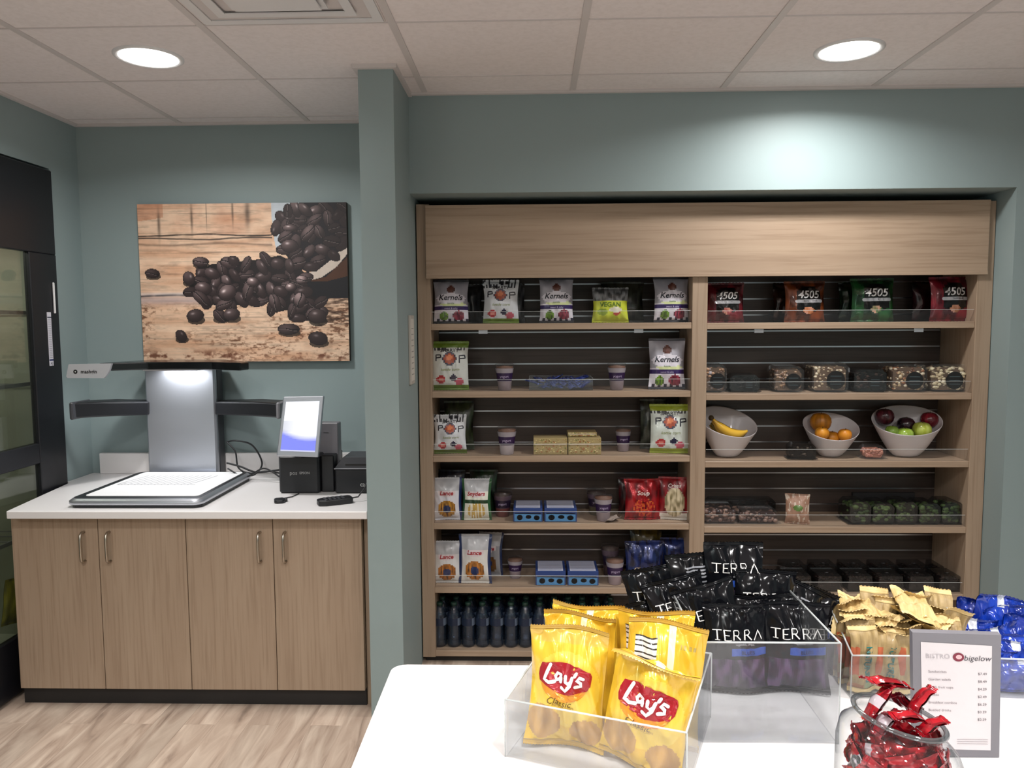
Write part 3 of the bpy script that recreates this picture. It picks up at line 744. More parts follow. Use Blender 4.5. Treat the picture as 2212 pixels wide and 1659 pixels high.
for i, (pp, r, w) in enumerate(cab):
    m = MB(); q = [P(x, y, YCB-.04*i-.012*k) for k, (x, y) in enumerate(pp)]
    for v_ in q: v_.z = max(v_.z, CT+r+.001)
    m.tube(bez(q), r*1.25, 7); o = m.build('power_cable', M['black']); settle(o); tag(o, 'black cable between kiosk column and printer box, '+w, 'cable', 'cables on the checkout counter')

# small framed notice on the partition side
m = MB(); m.box(-.515, -.505, 3.16, 3.262, 1.31, 1.60, c='b5b0a8', b=.002); m.box(-.5052, -.5045, 3.172, 3.250, 1.325, 1.585, c='d8d4cc')
for k in range(9): m.box(-.5046, -.504, 3.18, 3.235, 1.35+k*.024, 1.354+k*.024, c='8d8a86')
o = m.build('framed_notice', M['semi']); tag(o, 'narrow framed paper notice on the side face of the teal partition', 'notice')

# ------------------------------------------------------------------ shelving unit in the niche
UF, UB = 3.40, 3.695
XI0, XD0, XD1, XI1 = -.452, .704, .771, 1.935
ZL = [1.563, 1.260, .968, .658, .360, .060]         # shelf tops, left bay
ZR = [1.560, 1.245, .942, .644, .335, .060]
SU = thing('snack_shelf_unit', 'built-in oak laminate shelving unit with two bays of snack shelves', 'shelving', (.74, 3.5, 0))
def U(m, x0, x1, y0, y1, z0, z1, **k): m.box(x0-.74, x1-.74, y0-3.5, y1-3.5, z0, z1, **k)
def part(name, mat, boxes, parent=SU, b=.0015, c='777777'):
    m = MB()
    for q in boxes: U(m, *q, b=b, c=c)
    return m.build(name, mat, parent)
part('side_panel', M['wood_v'], [(-.510, XI0, UF, UB, .030, 2.088)])
part('side_panel', M['wood_v'], [(XI1, 2.003, UF, UB, .030, 2.078)])
part('divider', M['wood_v'], [(XD0, XD1, UF, UB, .060, 1.765)])
part('top_panel', M['wood_h'], [(XI0, XI1, UF+.02, UB, 1.90, 2.082)])
part('fascia', M['wood_h'], [(-.468, 1.968, UF-.018, UF+.0, 1.762, 2.080)])
part('fascia_edge', M['wood_h'], [(-.468, 1.968, UF-.020, UF-.018, 1.762, 1.776), (-.468, 1.968, UF-.020, UF-.018, 2.066, 2.080)])
part('plinth', M['kick'], [(-.50, 2.003, UF+.03, UF+.05, 0, .032)])
for bay, (xa, xb, ZS) in enumerate(((XI0, XD0, ZL), (XD1, XI1, ZR))):
    m = MB(); z = .075
    while z < 1.9:
        U(m, xa, xb, UB-.012, UB, z, min(z+.0700, 1.9)); z += .0762
    U(m, xa, xb, UB, UB+.01, .03, 1.9)
    back = m.build('slatwall_panel', M['slat'], SU)
    m = MB(); z = .145
    while z < 1.9:
        U(m, xa+.002, xb-.002, UB-.011, UB-.0085, z-.0035, z+.009); z += .0762
    m.build('slat_insert', M['alu'], back)
    for k, z in enumerate(ZS):
        sh = part('shelf', M['wood_h'], [(xa, xb, UF+.004, UB-.013, z-.028, z)])
        if k < 5 or bay:
            m = MB(); U(m, xa+.004, xb-.004, UF+.008, UF+.011, z, z+.052); m.build('front_guard', M['guard'], sh)
            m = MB(); U(m, xa+.004, xb-.004, UF+.0078, UF+.0112, z+.052, z+.0535); m.build('guard_edge', M['acryedge'], sh)
        if k in (0,):
            for fx in (.2, .8):
                m = MB(); xx = xa+(xb-xa)*fx; U(m, xx-.02, xx+.02, UF+.02, UF+.022, z-.045, z-.028, c='c9d3dd'); m.build('shelf_clip', M['semi'], sh)

# ------------------------------------------------------------------ snack bags
def bag(name, label, cat, loc, w, h, t, seed, colf, deco=None, res=(26, 34), rot=(0, 0, 0), mat='film', group=None, bend=0.0, bz=.8, sealc=None, seal=.05, crumple=1.0, twist=0.0):
    """a filled pillow bag: front and back skins meeting at the side folds, crimped seals top and bottom"""
    rg = random.Random(seed); o1, o2, o3 = rg.uniform(0, 50), rg.uniform(0, 6), rg.uniform(0, 6)
    s0, s1 = seal, 1-seal; H = h
    def post(x, y, z):
        if bend and z > bz*H:                       # the top flops over towards the front
            d = z-bz*H; L = (1-bz)*H; a = bend*d/L; r = L/max(abs(bend), 1e-4)*(1 if bend > 0 else -1)
            y2 = y*math.cos(a)-r*(1-math.cos(a)); z2 = bz*H+r*math.sin(a)+y*math.sin(a)*.4
            y, z = y2, z2
        if twist:
            a = twist*(z/H-.5); x, y = x*math.cos(a)-y*math.sin(a), x*math.sin(a)+y*math.cos(a)
        return (x, y, z)
    def hw(v):
        q = math.sin(PI*min(1, max(0, (v-s0)/(s1-s0))))
        return w/2*(1-.075*q**.7+.012*math.sin(9*v+o2))
    def S(u, v, side, eps=0.0):
        vv = min(1, max(0, (v-s0)/(s1-s0)))
        q = max(0, math.sin(PI*vv))**.62; e = max(0, 1-abs(u)**2.3)**.62
        d = t/2*q*e
        n1 = noise.noise(Vector((u*2.2+o1, v*3.1, side*3.0)))*.0065*crumple*min(1, q*1.4)*(e**.5 if e > 0 else 0)
        edge = math.exp(-vv*7)+math.exp(-(1-vv)*7)
        n2 = math.cos(u*11+o3+2*noise.noise(Vector((u*2, v*2, o1))))*.0035*edge*(1 if 0 < vv < 1 else 0)*crumple
        n3 = -abs(noise.noise(Vector((u*3.4+v*2.6+o2, v*2.2-u+o1, side*2.0))))*.008*crumple*q*e
        wave = .006*math.sin(u*2.6+o2)*(1-q)*crumple+.003*noise.noise(Vector((v*4+o1, 0, 0)))*crumple
        dd = max(.0012*(1 if 0 < vv < 1 else .4), d+n1+n2+n3)
        if side < 0: y = wave-dd-eps
        else: y = wave+dd+eps
        return post(u*hw(v), y, v*H)
    T = thing(name, label, cat, loc, rot, group)
    nu, nv = res
    m = MB()
    for side in (-1, 1):
        def fn(a, b, side=side):
            u = -1+2*a
            if side > 0: u = -u
            return S(u, s0+(s1-s0)*b, side)
        def cf(a, b, side=side):
            u = -1+2*a
            if side > 0: u = -u
            return colf(side, u, s0+(s1-s0)*b)
        m.surf(nu if side < 0 else nu//2, nv if side < 0 else nv//2, fn, colf=cf)
    if deco:
        def mp(x, z, side=-1, eps=.0009):
            v = z/H; u = x/max(1e-6, hw(v)); u = max(-1, min(1, u))
            return S(u, v, side, eps)
        deco(m, mp, w, H)
    m.build('bag_body', M[mat], T)
    for nm, va, vb, b_ in (('bottom_seal', .0, s0, 0), ('top_seal', s1, 1., 1)):
        m = MB()
        def fn(a, b):
            u = -1+2*a; v = va+(vb-va)*b
            p = S(u, v, -1); jag = .0009*((int(round(a*nu*1)) % 2)*2-1) if ((b > .99 and b_) or (b < .01 and not b_)) else 0
            return (p[0], p[1]+.0012*math.cos(b*PI*5), p[2]+jag)
        m.surf(nu, 6, fn, colf=lambda a, b: (C(sealc) if sealc else colf(-1, -1+2*a, va+(vb-va)*b)))
        m.build(nm, M[mat], T)
    return T

def blob(u, v, cu, cv, ru, rv): return ((u-cu)/ru)**2+((v-cv)/rv)**2 < 1
def nz3(u, v, s, k=0): return noise.noise(Vector((u*s, v*s, k)))
def K_kettle(sd=0):
    purple, silver, white = C('33205c'), C('a4a3ae'), C('dedbe6')
    def f(side, u, v):
        if v > .95: return C('1a1a24') if int((u+1)*7) % 2 else silver
        if side > 0: return silver
        if .30 < v < .375: return purple
        if v <= .30:
            if blob(u, v, -.42, .17, .26, .10): return C('6f9a2c') if nz3(u, v, 9, sd) > -.1 else C('425f1a')
            if blob(u, v, .45, .18, .34, .11): return mixc(C('54182e'), C('a33a50'), .5+nz3(u, v, 12, sd))
            if v < .12 and (int((u+1)*6) % 2): return C('1c1c38')
            return white
        if blob(u, v, 0, .77, .26, .085): return mixc(C('6b3f35'), C('4a2a26'), .5+nz3(u, v, 12))
        if blob(u, v, 0, .56, .88, .13): return white
        if blob(u, v, .1, .43, .8, .045): return C('d6e0a8')
        return silver if v > .42 else white
    def d(m, mp, w, h):
        m.text('Kernels', .030*w/.14, 0, .58*h, mp, '15182a', shear=.25, bold=.02); m.text('kettle', .013, 0, .45*h, mp, '5a7a3a', shear=.2); m.text('sweet & salty', .011, 0, .337*h, mp, 'cfc6e6')
    return f, d
def K_pop(green='6d8a2a', low='d8dce2', topg=False):
    def f(side, u, v):
        if v < .10 or (topg and v > .86): return C(green)
        if side > 0: return C('c9ccd2')
        if blob(u, v, .0, .64, .30, .105): return C('d47a4c') if blob(u, v, -.03, .66, .17, .06) else C('a24a30')
        if blob(u, v, .0, .64, .38, .135): return C('4a4a5c')
        if blob(u, v, -.48, .22, .24, .085): return C('b8323a') if not blob(u, v, -.48, .22, .12, .04) else C('e08a80')
        if blob(u, v, .20, .25, .18, .07): return C('23233f')
        if blob(u, v, .52, .17, .24, .07): return C('c25a6c')
        if v > .80 and nz3(u*1.3, v, 8) > .06: return C('31333a')
        return C(low)
    def d(m, mp, w, h):
        s = w/.15
        m.stroke([(-.052*s, .60*h), (-.052*s, .72*h), (-.035*s, .72*h), (-.033*s, .67*h), (-.05*s, .66*h)], .0045*s, mp, '1c1d2c')
        m.stroke([(.038*s, .56*h), (.038*s, .70*h), (.058*s, .71*h), (.060*s, .65*h), (.04*s, .64*h)], .0045*s, mp, '1c1d2c')
        m.text('SMARTY', .019*s, 0, .81*h, mp, '16181f', bold=.02); m.text('kettle corn', .016*s, .004, .42*h, mp, '7b8a2c', shear=.25)
    return f, d
def K_vegan():
    def f(side, u, v):
        if v > .62: return mixc(C('3a3c3e'), C('85888c'), min(1, max(0, .4+nz3(u, v, 6)*1.5)))
        if blob(u, v, .3, .36, .35, .08): return C('e6e2cf')
        if blob(u, v, .35, .27, .22, .07): return C('b8453a')
        if blob(u, v, -.45, .3, .3, .1): return C('8ca32e')
        return C('c5cf3a') if side < 0 else C('9aa534')
    def d(m, mp, w, h): m.text('VEGAN', .026*w/.15, 0, .50*h, mp, '5c7a1e', bold=.03)
    return f, d
def K_4505(base, light, chip):
    def f(side, u, v):
        if side < 0:
            if blob(u, v, .12, .28, .26, .085): return mixc(C(chip), C('d9a08a'), .3+nz3(u, v, 7))
            if abs(u-.12) < .66 and .36 < v < .82 and not ((abs(u-.12) > .5) and (v > .76)): return C('0c0a0c')
            if blob(u, v, .12, .38, .66, .14): return C('0c0a0c')
            if abs(u-.12) < .40 and .82 <= v < .87: return C('0c0a0c')
        return mixc(C(base), C(light), min(1, max(0, .25+nz3(u, v, 3, 2)*1.3)))
    def d(m, mp, w, h):
        s = w/.17; x = .010*s
        m.text('4505', .044*s, x, .655*h, mp, 'f0f0f2', shear=.22, bold=.012)
        m.stroke([(x-.050*s, .50*h), (x+.050*s, .505*h)], .013*s, mp, 'a8a8ac'); m.text('CHICHARRONES', .0085*s, x, .503*h, mp, '333338', bold=.02)
    return f, d
def K_shaded(c):  # bags at the back: the shelf's shade is put into their colour
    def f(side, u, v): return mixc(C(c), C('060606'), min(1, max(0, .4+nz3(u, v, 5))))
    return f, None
def K_snyder(a, side_, food, kind=0):
    def f(side, u, v):
        if side > 0 or abs(u) > .80: return C(side_)
        if v > .70 and kind != 3: return C('b8babf')
        if blob(u, v, 0, .66, .62, .10): return C('d6c9cc') if not kind == 3 else C(side_)
        if kind == 1:
            if .42 < v < .50: return C('1d3a1e')
            if blob(u, v, 0, .24, .62, .20): return C('caa95a') if nz3(u*3, v*.5, 4) > -.15 else C('f0ead8')
            return C('dcdcd0')
        if blob(u, v, 0, .28, .26, .09): return C('22305e')
        if blob(u, v, 0, .28, .62, .20): return mixc(C(food), C('6a4014'), .4+nz3(u, v, 9)*1.3)
        return C(a)
    def d(m, mp, w, h): m.text('Lance' if kind == 0 else 'Snyders', .026*w/.14, 0, .64*h, mp, 'a01e2c', shear=.2, bold=.03)
    return f, d
def K_red(kind):
    def f(side, u, v):
        if kind == 0:
            if side < 0 and blob(u, v, .05, .32, .62, .22) and nz3(u*2, v*2, 5) > -.12: return C('d8602e') if nz3(u*2, v*3, 7) > 0 else C('b8272c')
            return mixc(C('a8141f'), C('5c0a12'), min(1, max(0, .3+nz3(u, v, 4)*1.6)))
        if side < 0 and blob(u, v, 0, .42, .68, .34): return mixc(C('cfc0a0'), C('7c7050'), min(1, max(0, .35+nz3(u, v, 6)*1.8)))
        if v < .16 and side < 0: return C('d9d2c8')
        return mixc(C('8e1620'), C('4a0a10'), min(1, max(0, .3+nz3(u, v, 4)*1.6)))
    def d(m, mp, w, h):
        m.text('Soup' if kind == 0 else 'Crisps', .024*w/.15, 0, (.66 if kind == 0 else .8)*h, mp, 'e8dcd8', shear=.2, bold=.02)
    return f, d
def K_blue():
    def f(side, u, v):
        if blob(u, v, .2, .14, .5, .09) and side < 0: return C('8a5a2a')
        return mixc(C('1d2f6a'), C('0c1230'), min(1, max(0, .4+nz3(u, v, 5)*1.6)))
    def d(m, mp, w, h): m.text('Cheddar', .024*w/.15, 0, .35*h, mp, 'd9c6a0', shear=.2, bold=.01)
    return f, d
def shelf_bag(kind, xc, wpx, yt, yb, Y, z, label, name='snack_bag', yaw=0, seed=0, mat='film', lean=4, res=(24, 32), group=None, **k):
    sc = Y/FPX*1.0; w = wpx*sc; h = (yb-yt)*sc
    p = P(xc, yb, Y); f, d = kind
    return bag(name, label, 'snack bag', (p.x, Y, z+.001), w, h, min(.06, w*.42), seed, f, d, res=res, rot=(math.radians(-lean), 0, math.radians(yaw)), mat=mat, group=group, **k)
G1 = 'popcorn bags on the top left shelf'
z = ZL[0]
shelf_bag(K_kettle(1), 975, 76, 601, 695, 3.47, z, 'silver popcorn bag with purple band, leftmost on the top shelf', yaw=3, seed=1, group=G1, sealc='20202a')
shelf_bag(K_pop(), 1082, 78, 604, 697, 3.47, z, 'white popcorn bag with orange disc and green foot on the top shelf', yaw=-3, seed=2, group=G1)
shelf_bag(K_kettle(3), 1202, 74, 600, 697, 3.47, z, 'silver popcorn bag with purple band, middle of the top left shelf', yaw=2, seed=3, group=G1, sealc='20202a')
shelf_bag(K_vegan(), 1318, 78, 622, 697, 3.47, z, 'short bag with lime yellow lower half on the top shelf', yaw=-2, seed=4, group=G1)
shelf_bag(K_kettle(5), 1450, 76, 600, 697, 3.47, z, 'silver popcorn bag with purple band, beside the wooden divider on the top shelf', yaw=4, seed=5, group=G1, sealc='20202a')
for x, w, yt, c, lb in ((1012, 60, 606, '33363c', 'shaded bag standing behind the leftmost silver popcorn bag'), (1106, 56, 606, '5a5d62', 'dim silver bag standing behind the white and orange popcorn bag'), (1345, 92, 603, '3c4036', 'large dim bag standing behind the lime yellow bag'), (1474, 44, 604, '4a4a58', 'dim silver bag tucked behind the popcorn bag by the divider')):
    shelf_bag(K_shaded(c), x, w, yt, 690, 3.585, z, lb, seed=int(x), res=(14, 18), group='bags at the back of the top left shelf')
z = ZR[0]
G2 = 'chicharron bags on the top right shelf'
shelf_bag(K_4505('3a0a12', '7a1e2a', '9a3a42'), 1565, 82, 607, 692, 3.47, z, 'dark red chicharron bag with black label, next to the wooden divider', yaw=-4, seed=11, mat='foil', group=G2)
shelf_bag(K_4505('3e1a0c', '94481e', 'c07038'), 1738, 88, 605, 692, 3.47, z, 'orange brown chicharron bag with black label on the top shelf', yaw=3, seed=12, mat='foil', group=G2)
shelf_bag(K_4505('0e2a14', '2a6a36', '3c6a3a'), 1884, 90, 600, 692, 3.47, z, 'green chicharron bag with black label on the top shelf', yaw=-2, seed=13, mat='foil', group=G2)
shelf_bag(K_4505('4a0a18', '9a1e30', 'a8704c'), 2052, 92, 598, 692, 3.47, z, 'red chicharron bag with black label, beside the right end panel', yaw=8, seed=14, mat='foil', group=G2)
for x, w, c, lb in ((1697, 54, '3a1c12', 'shaded bag behind and left of the orange brown chicharron bag'), (1842, 60, '14301a', 'shaded green bag behind the green chicharron bag'), (2005, 70, '3c1018', 'shaded red bag behind the rightmost chicharron bag')):
    shelf_bag(K_shaded(c), x, w, 606, 690, 3.59, z, lb, seed=int(x), res=(14, 18), mat='foil', group='bags at the back of the top right shelf')
z = ZL[1]
shelf_bag(K_pop('5f7a22', 'd2d6d2', True), 972, 84, 734, 840, 3.47, z, 'white bag with bright green top on the second shelf down', yaw=3, seed=21)
shelf_bag(K_kettle(6), 1440, 78, 730, 840, 3.47, z, 'silver popcorn bag with purple band, on the second shelf by the divider', yaw=-4, seed=22, sealc='2a2a36')
z = ZL[2]
shelf_bag(K_pop('5a7020'), 973, 72, 894, 980, 3.46, z, 'small white bag with orange disc at the left end of the third shelf', yaw=3, seed=31)
shelf_bag(K_shaded('3c4a2e'), 992, 66, 868, 975, 3.57, z, 'dim green bag standing behind the small white bag on the third shelf', seed=32, res=(14, 18))
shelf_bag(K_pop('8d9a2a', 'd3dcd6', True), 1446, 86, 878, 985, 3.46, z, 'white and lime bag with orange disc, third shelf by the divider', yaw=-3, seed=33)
shelf_bag(K_shaded('4a5044'), 1412, 60, 866, 975, 3.58, z, 'dim grey bag half hidden behind the white and lime bag', seed=34, res=(14, 18))
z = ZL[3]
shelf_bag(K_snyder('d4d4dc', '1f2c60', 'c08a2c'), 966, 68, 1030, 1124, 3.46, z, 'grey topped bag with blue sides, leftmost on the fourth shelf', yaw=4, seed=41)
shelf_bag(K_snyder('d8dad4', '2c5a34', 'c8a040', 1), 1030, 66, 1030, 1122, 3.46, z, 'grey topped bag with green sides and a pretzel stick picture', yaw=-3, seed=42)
for x, lb in ((975, 'shaded bag behind the blue sided bag on the fourth shelf'), (1045, 'shaded green bag behind the pretzel stick bag')):
    shelf_bag(K_shaded('262c3c' if x < 1000 else '1c3a22'), x, 62, 1018, 1115, 3.58, z, lb, seed=int(x), res=(14, 18))
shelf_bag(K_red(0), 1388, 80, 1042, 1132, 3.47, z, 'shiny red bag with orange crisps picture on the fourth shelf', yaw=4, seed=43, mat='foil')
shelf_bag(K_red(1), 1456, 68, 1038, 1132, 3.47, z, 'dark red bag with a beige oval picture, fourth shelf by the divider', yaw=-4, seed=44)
shelf_bag(K_shaded('4a0d14'), 1360, 50, 1046, 1125, 3.58, z, 'shaded red bag behind the shiny red bag', seed=45, res=(14, 18))
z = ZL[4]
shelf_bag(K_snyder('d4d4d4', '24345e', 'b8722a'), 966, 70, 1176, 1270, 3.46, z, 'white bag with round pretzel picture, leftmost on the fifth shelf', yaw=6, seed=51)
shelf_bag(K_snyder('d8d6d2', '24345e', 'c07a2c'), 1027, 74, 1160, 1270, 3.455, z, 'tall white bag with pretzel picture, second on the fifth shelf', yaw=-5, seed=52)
shelf_bag(K_snyder('9a9ca2', '1f2c50', '6a5030'), 1058, 60, 1166, 1262, 3.57, z, 'dim white and blue bag behind the tall pretzel bag', yaw=-14, seed=53, res=(14, 18))  # dulled print colours, with the shade behind the front bag painted in
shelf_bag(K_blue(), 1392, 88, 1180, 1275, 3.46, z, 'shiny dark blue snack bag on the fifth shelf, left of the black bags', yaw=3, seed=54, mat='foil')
shelf_bag(K_shaded('6a5a1c'), 1395, 70, 1162, 1265, 3.58, z, 'dim mustard yellow bag behind the dark blue bag', seed=55, res=(14, 18))
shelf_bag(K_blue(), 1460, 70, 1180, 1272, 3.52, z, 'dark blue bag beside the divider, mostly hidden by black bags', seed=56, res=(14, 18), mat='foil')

# ------------------------------------------------------------------ cups
def cup(xc, yt, yb, Y, z, label, dark=False, wpx=38, fill='8d8086'):  # dark: cups set back, with the shelf's shade put into their colours
    sc = Y/FPX; h = (yb-yt)*sc; r = wpx*sc/2; p = P(xc, yb, Y)
    t = thing('snack_cup', label, 'cup', (p.x, Y, z+.0008), group='lidded snack cups on the left shelves')
    pr = [(r*.62, 0), (r*.66, .002), (r*.74, h*.34), (r*.86, h*.66), (r*.95, h*.84)]
    lab = C('43295a')
    m = MB(); m.lathe([(.001, 0)]+[(a, b) for a, b in pr[:1]], seg=20, c=fill)
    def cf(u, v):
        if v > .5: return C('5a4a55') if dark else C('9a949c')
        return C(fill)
    m.lathe(pr, seg=20, colf=cf); m.build('cup_body', M['semi'], t)
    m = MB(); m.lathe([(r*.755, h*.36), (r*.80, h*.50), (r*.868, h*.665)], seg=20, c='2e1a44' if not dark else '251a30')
    m.text('yogurt', h*.13, 0, 0, lambda x, y: (.80*r*math.sin(x/(r*.8)), -.80*r*math.cos(x/(r*.8))-.0035, h*.53+y), 'b8a8c8'); m.build('sleeve', M['semi'], t)
    m = MB(); m.lathe([(r*.93, h*.80), (r*.98, h*.82), (r, h*.86), (r*.98, h*.96), (r*.90, h), (r*.001, h)], seg=24); m.build('lid', M['shell'], t)
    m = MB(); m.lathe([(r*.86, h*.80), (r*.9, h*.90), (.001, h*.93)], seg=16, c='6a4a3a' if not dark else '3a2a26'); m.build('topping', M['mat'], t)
cup(1090, 785, 842, 3.46, ZL[1], 'purple sleeved lidded cup left of the blue bar tray on the second shelf', wpx=42)
cup(1332, 785, 842, 3.46, ZL[1], 'purple sleeved lidded cup right of the blue bar tray on the second shelf', wpx=42)
cup(1095, 924, 984, 3.45, ZL[2], 'lidded cup left of the granola packs on the third shelf', wpx=44, fill='b0a8ae')
cup(1346, 922, 974, 3.53, ZL[2], 'lidded cup set back to the right of the granola packs', wpx=36)
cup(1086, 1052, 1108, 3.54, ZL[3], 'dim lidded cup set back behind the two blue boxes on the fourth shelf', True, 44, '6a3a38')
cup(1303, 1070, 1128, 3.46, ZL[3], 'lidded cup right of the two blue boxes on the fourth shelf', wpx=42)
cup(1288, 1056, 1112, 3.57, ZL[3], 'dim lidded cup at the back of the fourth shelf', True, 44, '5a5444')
cup(1113, 1197, 1244, 3.54, ZL[4], 'dim lidded cup set back left of the two blue boxes on the fifth shelf', wpx=36)
cup(1328, 1214, 1274, 3.46, ZL[4], 'lidded cup in front, right of the two blue boxes on the fifth shelf', wpx=42, fill='9a8a90')
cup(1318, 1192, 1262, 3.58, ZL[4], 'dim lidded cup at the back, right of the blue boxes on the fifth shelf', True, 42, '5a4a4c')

# ------------------------------------------------------------------ trays, boxes and packs on the left shelves
def tray(xc, wpx, Y, z, h, d, label):
    p = P(xc, 840, Y); w = wpx*Y/FPX; t = thing('acrylic_tray', label, 'tray', (p.x, Y+d/2, z+.0008))
    m = MB(); e = .0025
    m.box(-w/2, w/2, -d/2, d/2, 0, e); m.box(-w/2, w/2, -d/2, -d/2+e, e, h*.8); m.box(-w/2, w/2, d/2-e, d/2, e, h)
    m.box(-w/2, -w/2+e, -d/2+e, d/2-e, e, h*.9); m.box(w/2-e, w/2, -d/2+e, d/2-e, e, h*.9); m.build('tray_wall', M['acry'], t)
    m = MB(); m.box(-w/2, w/2, -d/2, -d/2+e, h*.8, h*.8+.0015); m.box(-w/2, -w/2+e, -d/2, d/2, h*.9, h*.9+.0015); m.box(w/2-e, w/2, -d/2, d/2, h*.9, h*.9+.0015); m.build('tray_edge', M['acryedge'], t)
    return t, p.x, w
t, tx, tw = tray(1212, 138, 3.435, ZL[1], .06, .14, 'clear tray filled with blue wrapped bars on the second shelf')
rg = random.Random(8); kk = 0
for lay in range(3):
    for i in range(7):
        x = tx-tw/2+.055+i*(tw-.11)/6+rg.uniform(-.004, .004)
        kk += 1
        f = (lambda sd: (lambda side, u, v: mixc(C('1a2a78'), C('5a6cb8'), min(1, max(0, .3+nz3(u, v, 4, sd)*1.5)))))(kk)
        bag('wrapped_bar', 'small dark blue wrapped bar piled in the clear tray on the second shelf', 'snack bar', (x, 3.45+lay*.02+rg.uniform(0, .03), ZL[1]+.012+lay*.013), .032, .085, .014, kk, f, None, res=(8, 10), rot=(math.radians(-78+rg.uniform(-10, 8)), rg.uniform(-.3, .3), math.radians(rg.uniform(-50, 50))), mat='foil', group='blue wrapped bars in the clear tray', crumple=.5)
def carton(name, label, cat, x, Y, z, w, h, d, c, cf=None, top=None, deco=None, group=None, rz=0):
    t = thing(name, label, cat, (x, Y+d/2, z+.0008), (0, 0, rz), group)
    m = MB(); m.box(-w/2, w/2, -d/2, d/2, 0, h, c=c, b=.0015)
    if deco: deco(m, w, h, d)
    m.build('box_body', M['semi'], t); return t
def bluebox(shade):
    def d_(m, w, h, d):
        F = front(-d/2)
        m.fan([(-w*.46, .002), (w*.46, .002), (w*.46, h*.55), (-w*.46, h*.6)], F, '4a86b8')
        m.disc(-w*.28, h*.32, w*.10, h*.2, F, 'c3b8cc'); m.disc(w*.02, h*.36, w*.1, h*.14, F, 'c07a5a'); m.disc(w*.3, h*.3, w*.1, h*.18, F, '6aa4cc')
        for k in range(4):
            m.stroke([(-w*.44, h*.62+0), (w*.44, h*.62)], .004, F, '2a3a78', rounded=False)
        top = lambda x, y: (x, y, h+.0007)
        m.poly([(-w*.42, -d*.45), (w*.42, -d*.45), (w*.42, d*.45), (-w*.42, d*.45)], lambda x, y: (x, y, h+.0004), 'c9cde2')
        for k in range(7): m.stroke([(-w*.38, -d*.38+k*d*.12), (w*.36, -d*.38+k*d*.12+.002)], .0035, top, '8088b4' if k % 3 else '303a70', rounded=False)
    return d_
for (x0, x1, yt, yb, zz, row) in ((1109, 1172, 1083, 1130, ZL[3], 'fourth'), (1176, 1246, 1083, 1130, ZL[3], 'fourth'), (1157, 1222, 1222, 1272, ZL[4], 'fifth'), (1226, 1293, 1222, 1272, ZL[4], 'fifth')):
    Y = 3.43; xa, xb = P(x0, yb, Y).x, P(x1, yb, Y).x
    carton('bar_carton', 'blue carton of bars with white panel, %s of the pair on the %s shelf' % ('left' if x0 in (1109, 1157) else 'right', row), 'box', (xa+xb)/2, Y, zz, xb-xa, .062 if row == 'fourth' else .066, .16, '26407c', deco=bluebox(0), group='blue cartons on the left shelves')
def granola(m, w, h, d):
    rg = random.Random(5)
    for k in range(120):
        x = rg.uniform(-w*.47, w*.47); y = rg.uniform(h*.06, h*.94); m.disc(x, y, rg.uniform(.002, .005), rg.uniform(.001, .003), front(-d/2, eps=.0003+.0001*k/20), ['c9b878', '8a6a38', 'd8cc98', 'a86a48', '6c7a3a'][k % 5], n=7)
    m.stroke([(-w*.47, h*.62), (w*.47, h*.63)], .005, front(-d/2, eps=.0016), 'cfc0a6', rounded=False)
for (x0, x1, yt, yb, lb, dz_, Y) in ((1152, 1226, 944, 985, 'clear pack of granola squares, left of the pair on the third shelf', 0, 3.43), (1227, 1299, 944, 985, 'clear pack of granola squares, right of the pair on the third shelf', 0, 3.43), (1226, 1290, 936, 944, 'clear pack of granola squares lying on top of the right pack', 1, 3.46)):
    xa, xb = P(x0, yb, Y).x, P(x1, yb, Y).x; h = .076 if not dz_ else .018
    carton('granola_pack', lb, 'granola pack', (xa+xb)/2, Y, ZL[2]+(0 if not dz_ else .078), xb-xa-.002, h, .10, 'a8966a', deco=granola, group='granola packs on the third shelf')
f, d_ = K_shaded('b0a090')
bag('snack_sachet', 'small beige sachet lying in front of the lidded cup on the fourth shelf', 'sachet', (P(1305, 1130, 3.44).x, 3.43, ZL[3]+.006), .055, .075, .014, 77, lambda s, u, v: C('a89a90'), None, res=(12, 12), rot=(math.radians(-80), 0, math.radians(-70)))

# ------------------------------------------------------------------ water bottles on the bottom shelf
def bottle_proto():
    t = thing('water_bottle', 'x', 'bottle', (0, 0, 0))
    R = .0325
    pr = [(.001, 0), (.026, .001), (.031, .006), (R, .014)]
    for k in range(7): z = .02+k*.0115; pr += [(R, z), (R-.0022, z+.0055)]
    pr += [(R, .103), (R, .140), (.0305, .150), (.024, .168), (.015, .184), (.0125, .188), (.0125, .196)]
    m = MB(); m.lathe(pr, seg=20); m.build('bottle_body', M['water'], t)
    m = MB(); m.lathe([(.001, .002), (.028, .004), (.030, .10), (.029, .150), (.023, .166), (.001, .167)], seg=14, c='1c2a44'); m.build('water', M['wfill'], t)
    m = MB(); m.lathe([(R+.0004, .104), (R+.0004, .139)], seg=20, colf=lambda u, v: C('16243c') if math.sin(u*12) > -.7 else C('5a6678')); m.build('label_wrap', M['semi'], t)
    m = MB(); m.lathe([(.001, .208), (.0135, .208), (.0145, .205), (.0145, .193), (.001, .193)], seg=16, c='14332a'); m.build('cap', M['semi'], t)
    return t
M['wfill'] = clear('drinking_water', tint=(.80, .88, .95), body=.02, gloss=.04, ior=1.33, rough=.05, bodycol=(.3, .4, .5))
bp0 = bottle_proto(); first = True
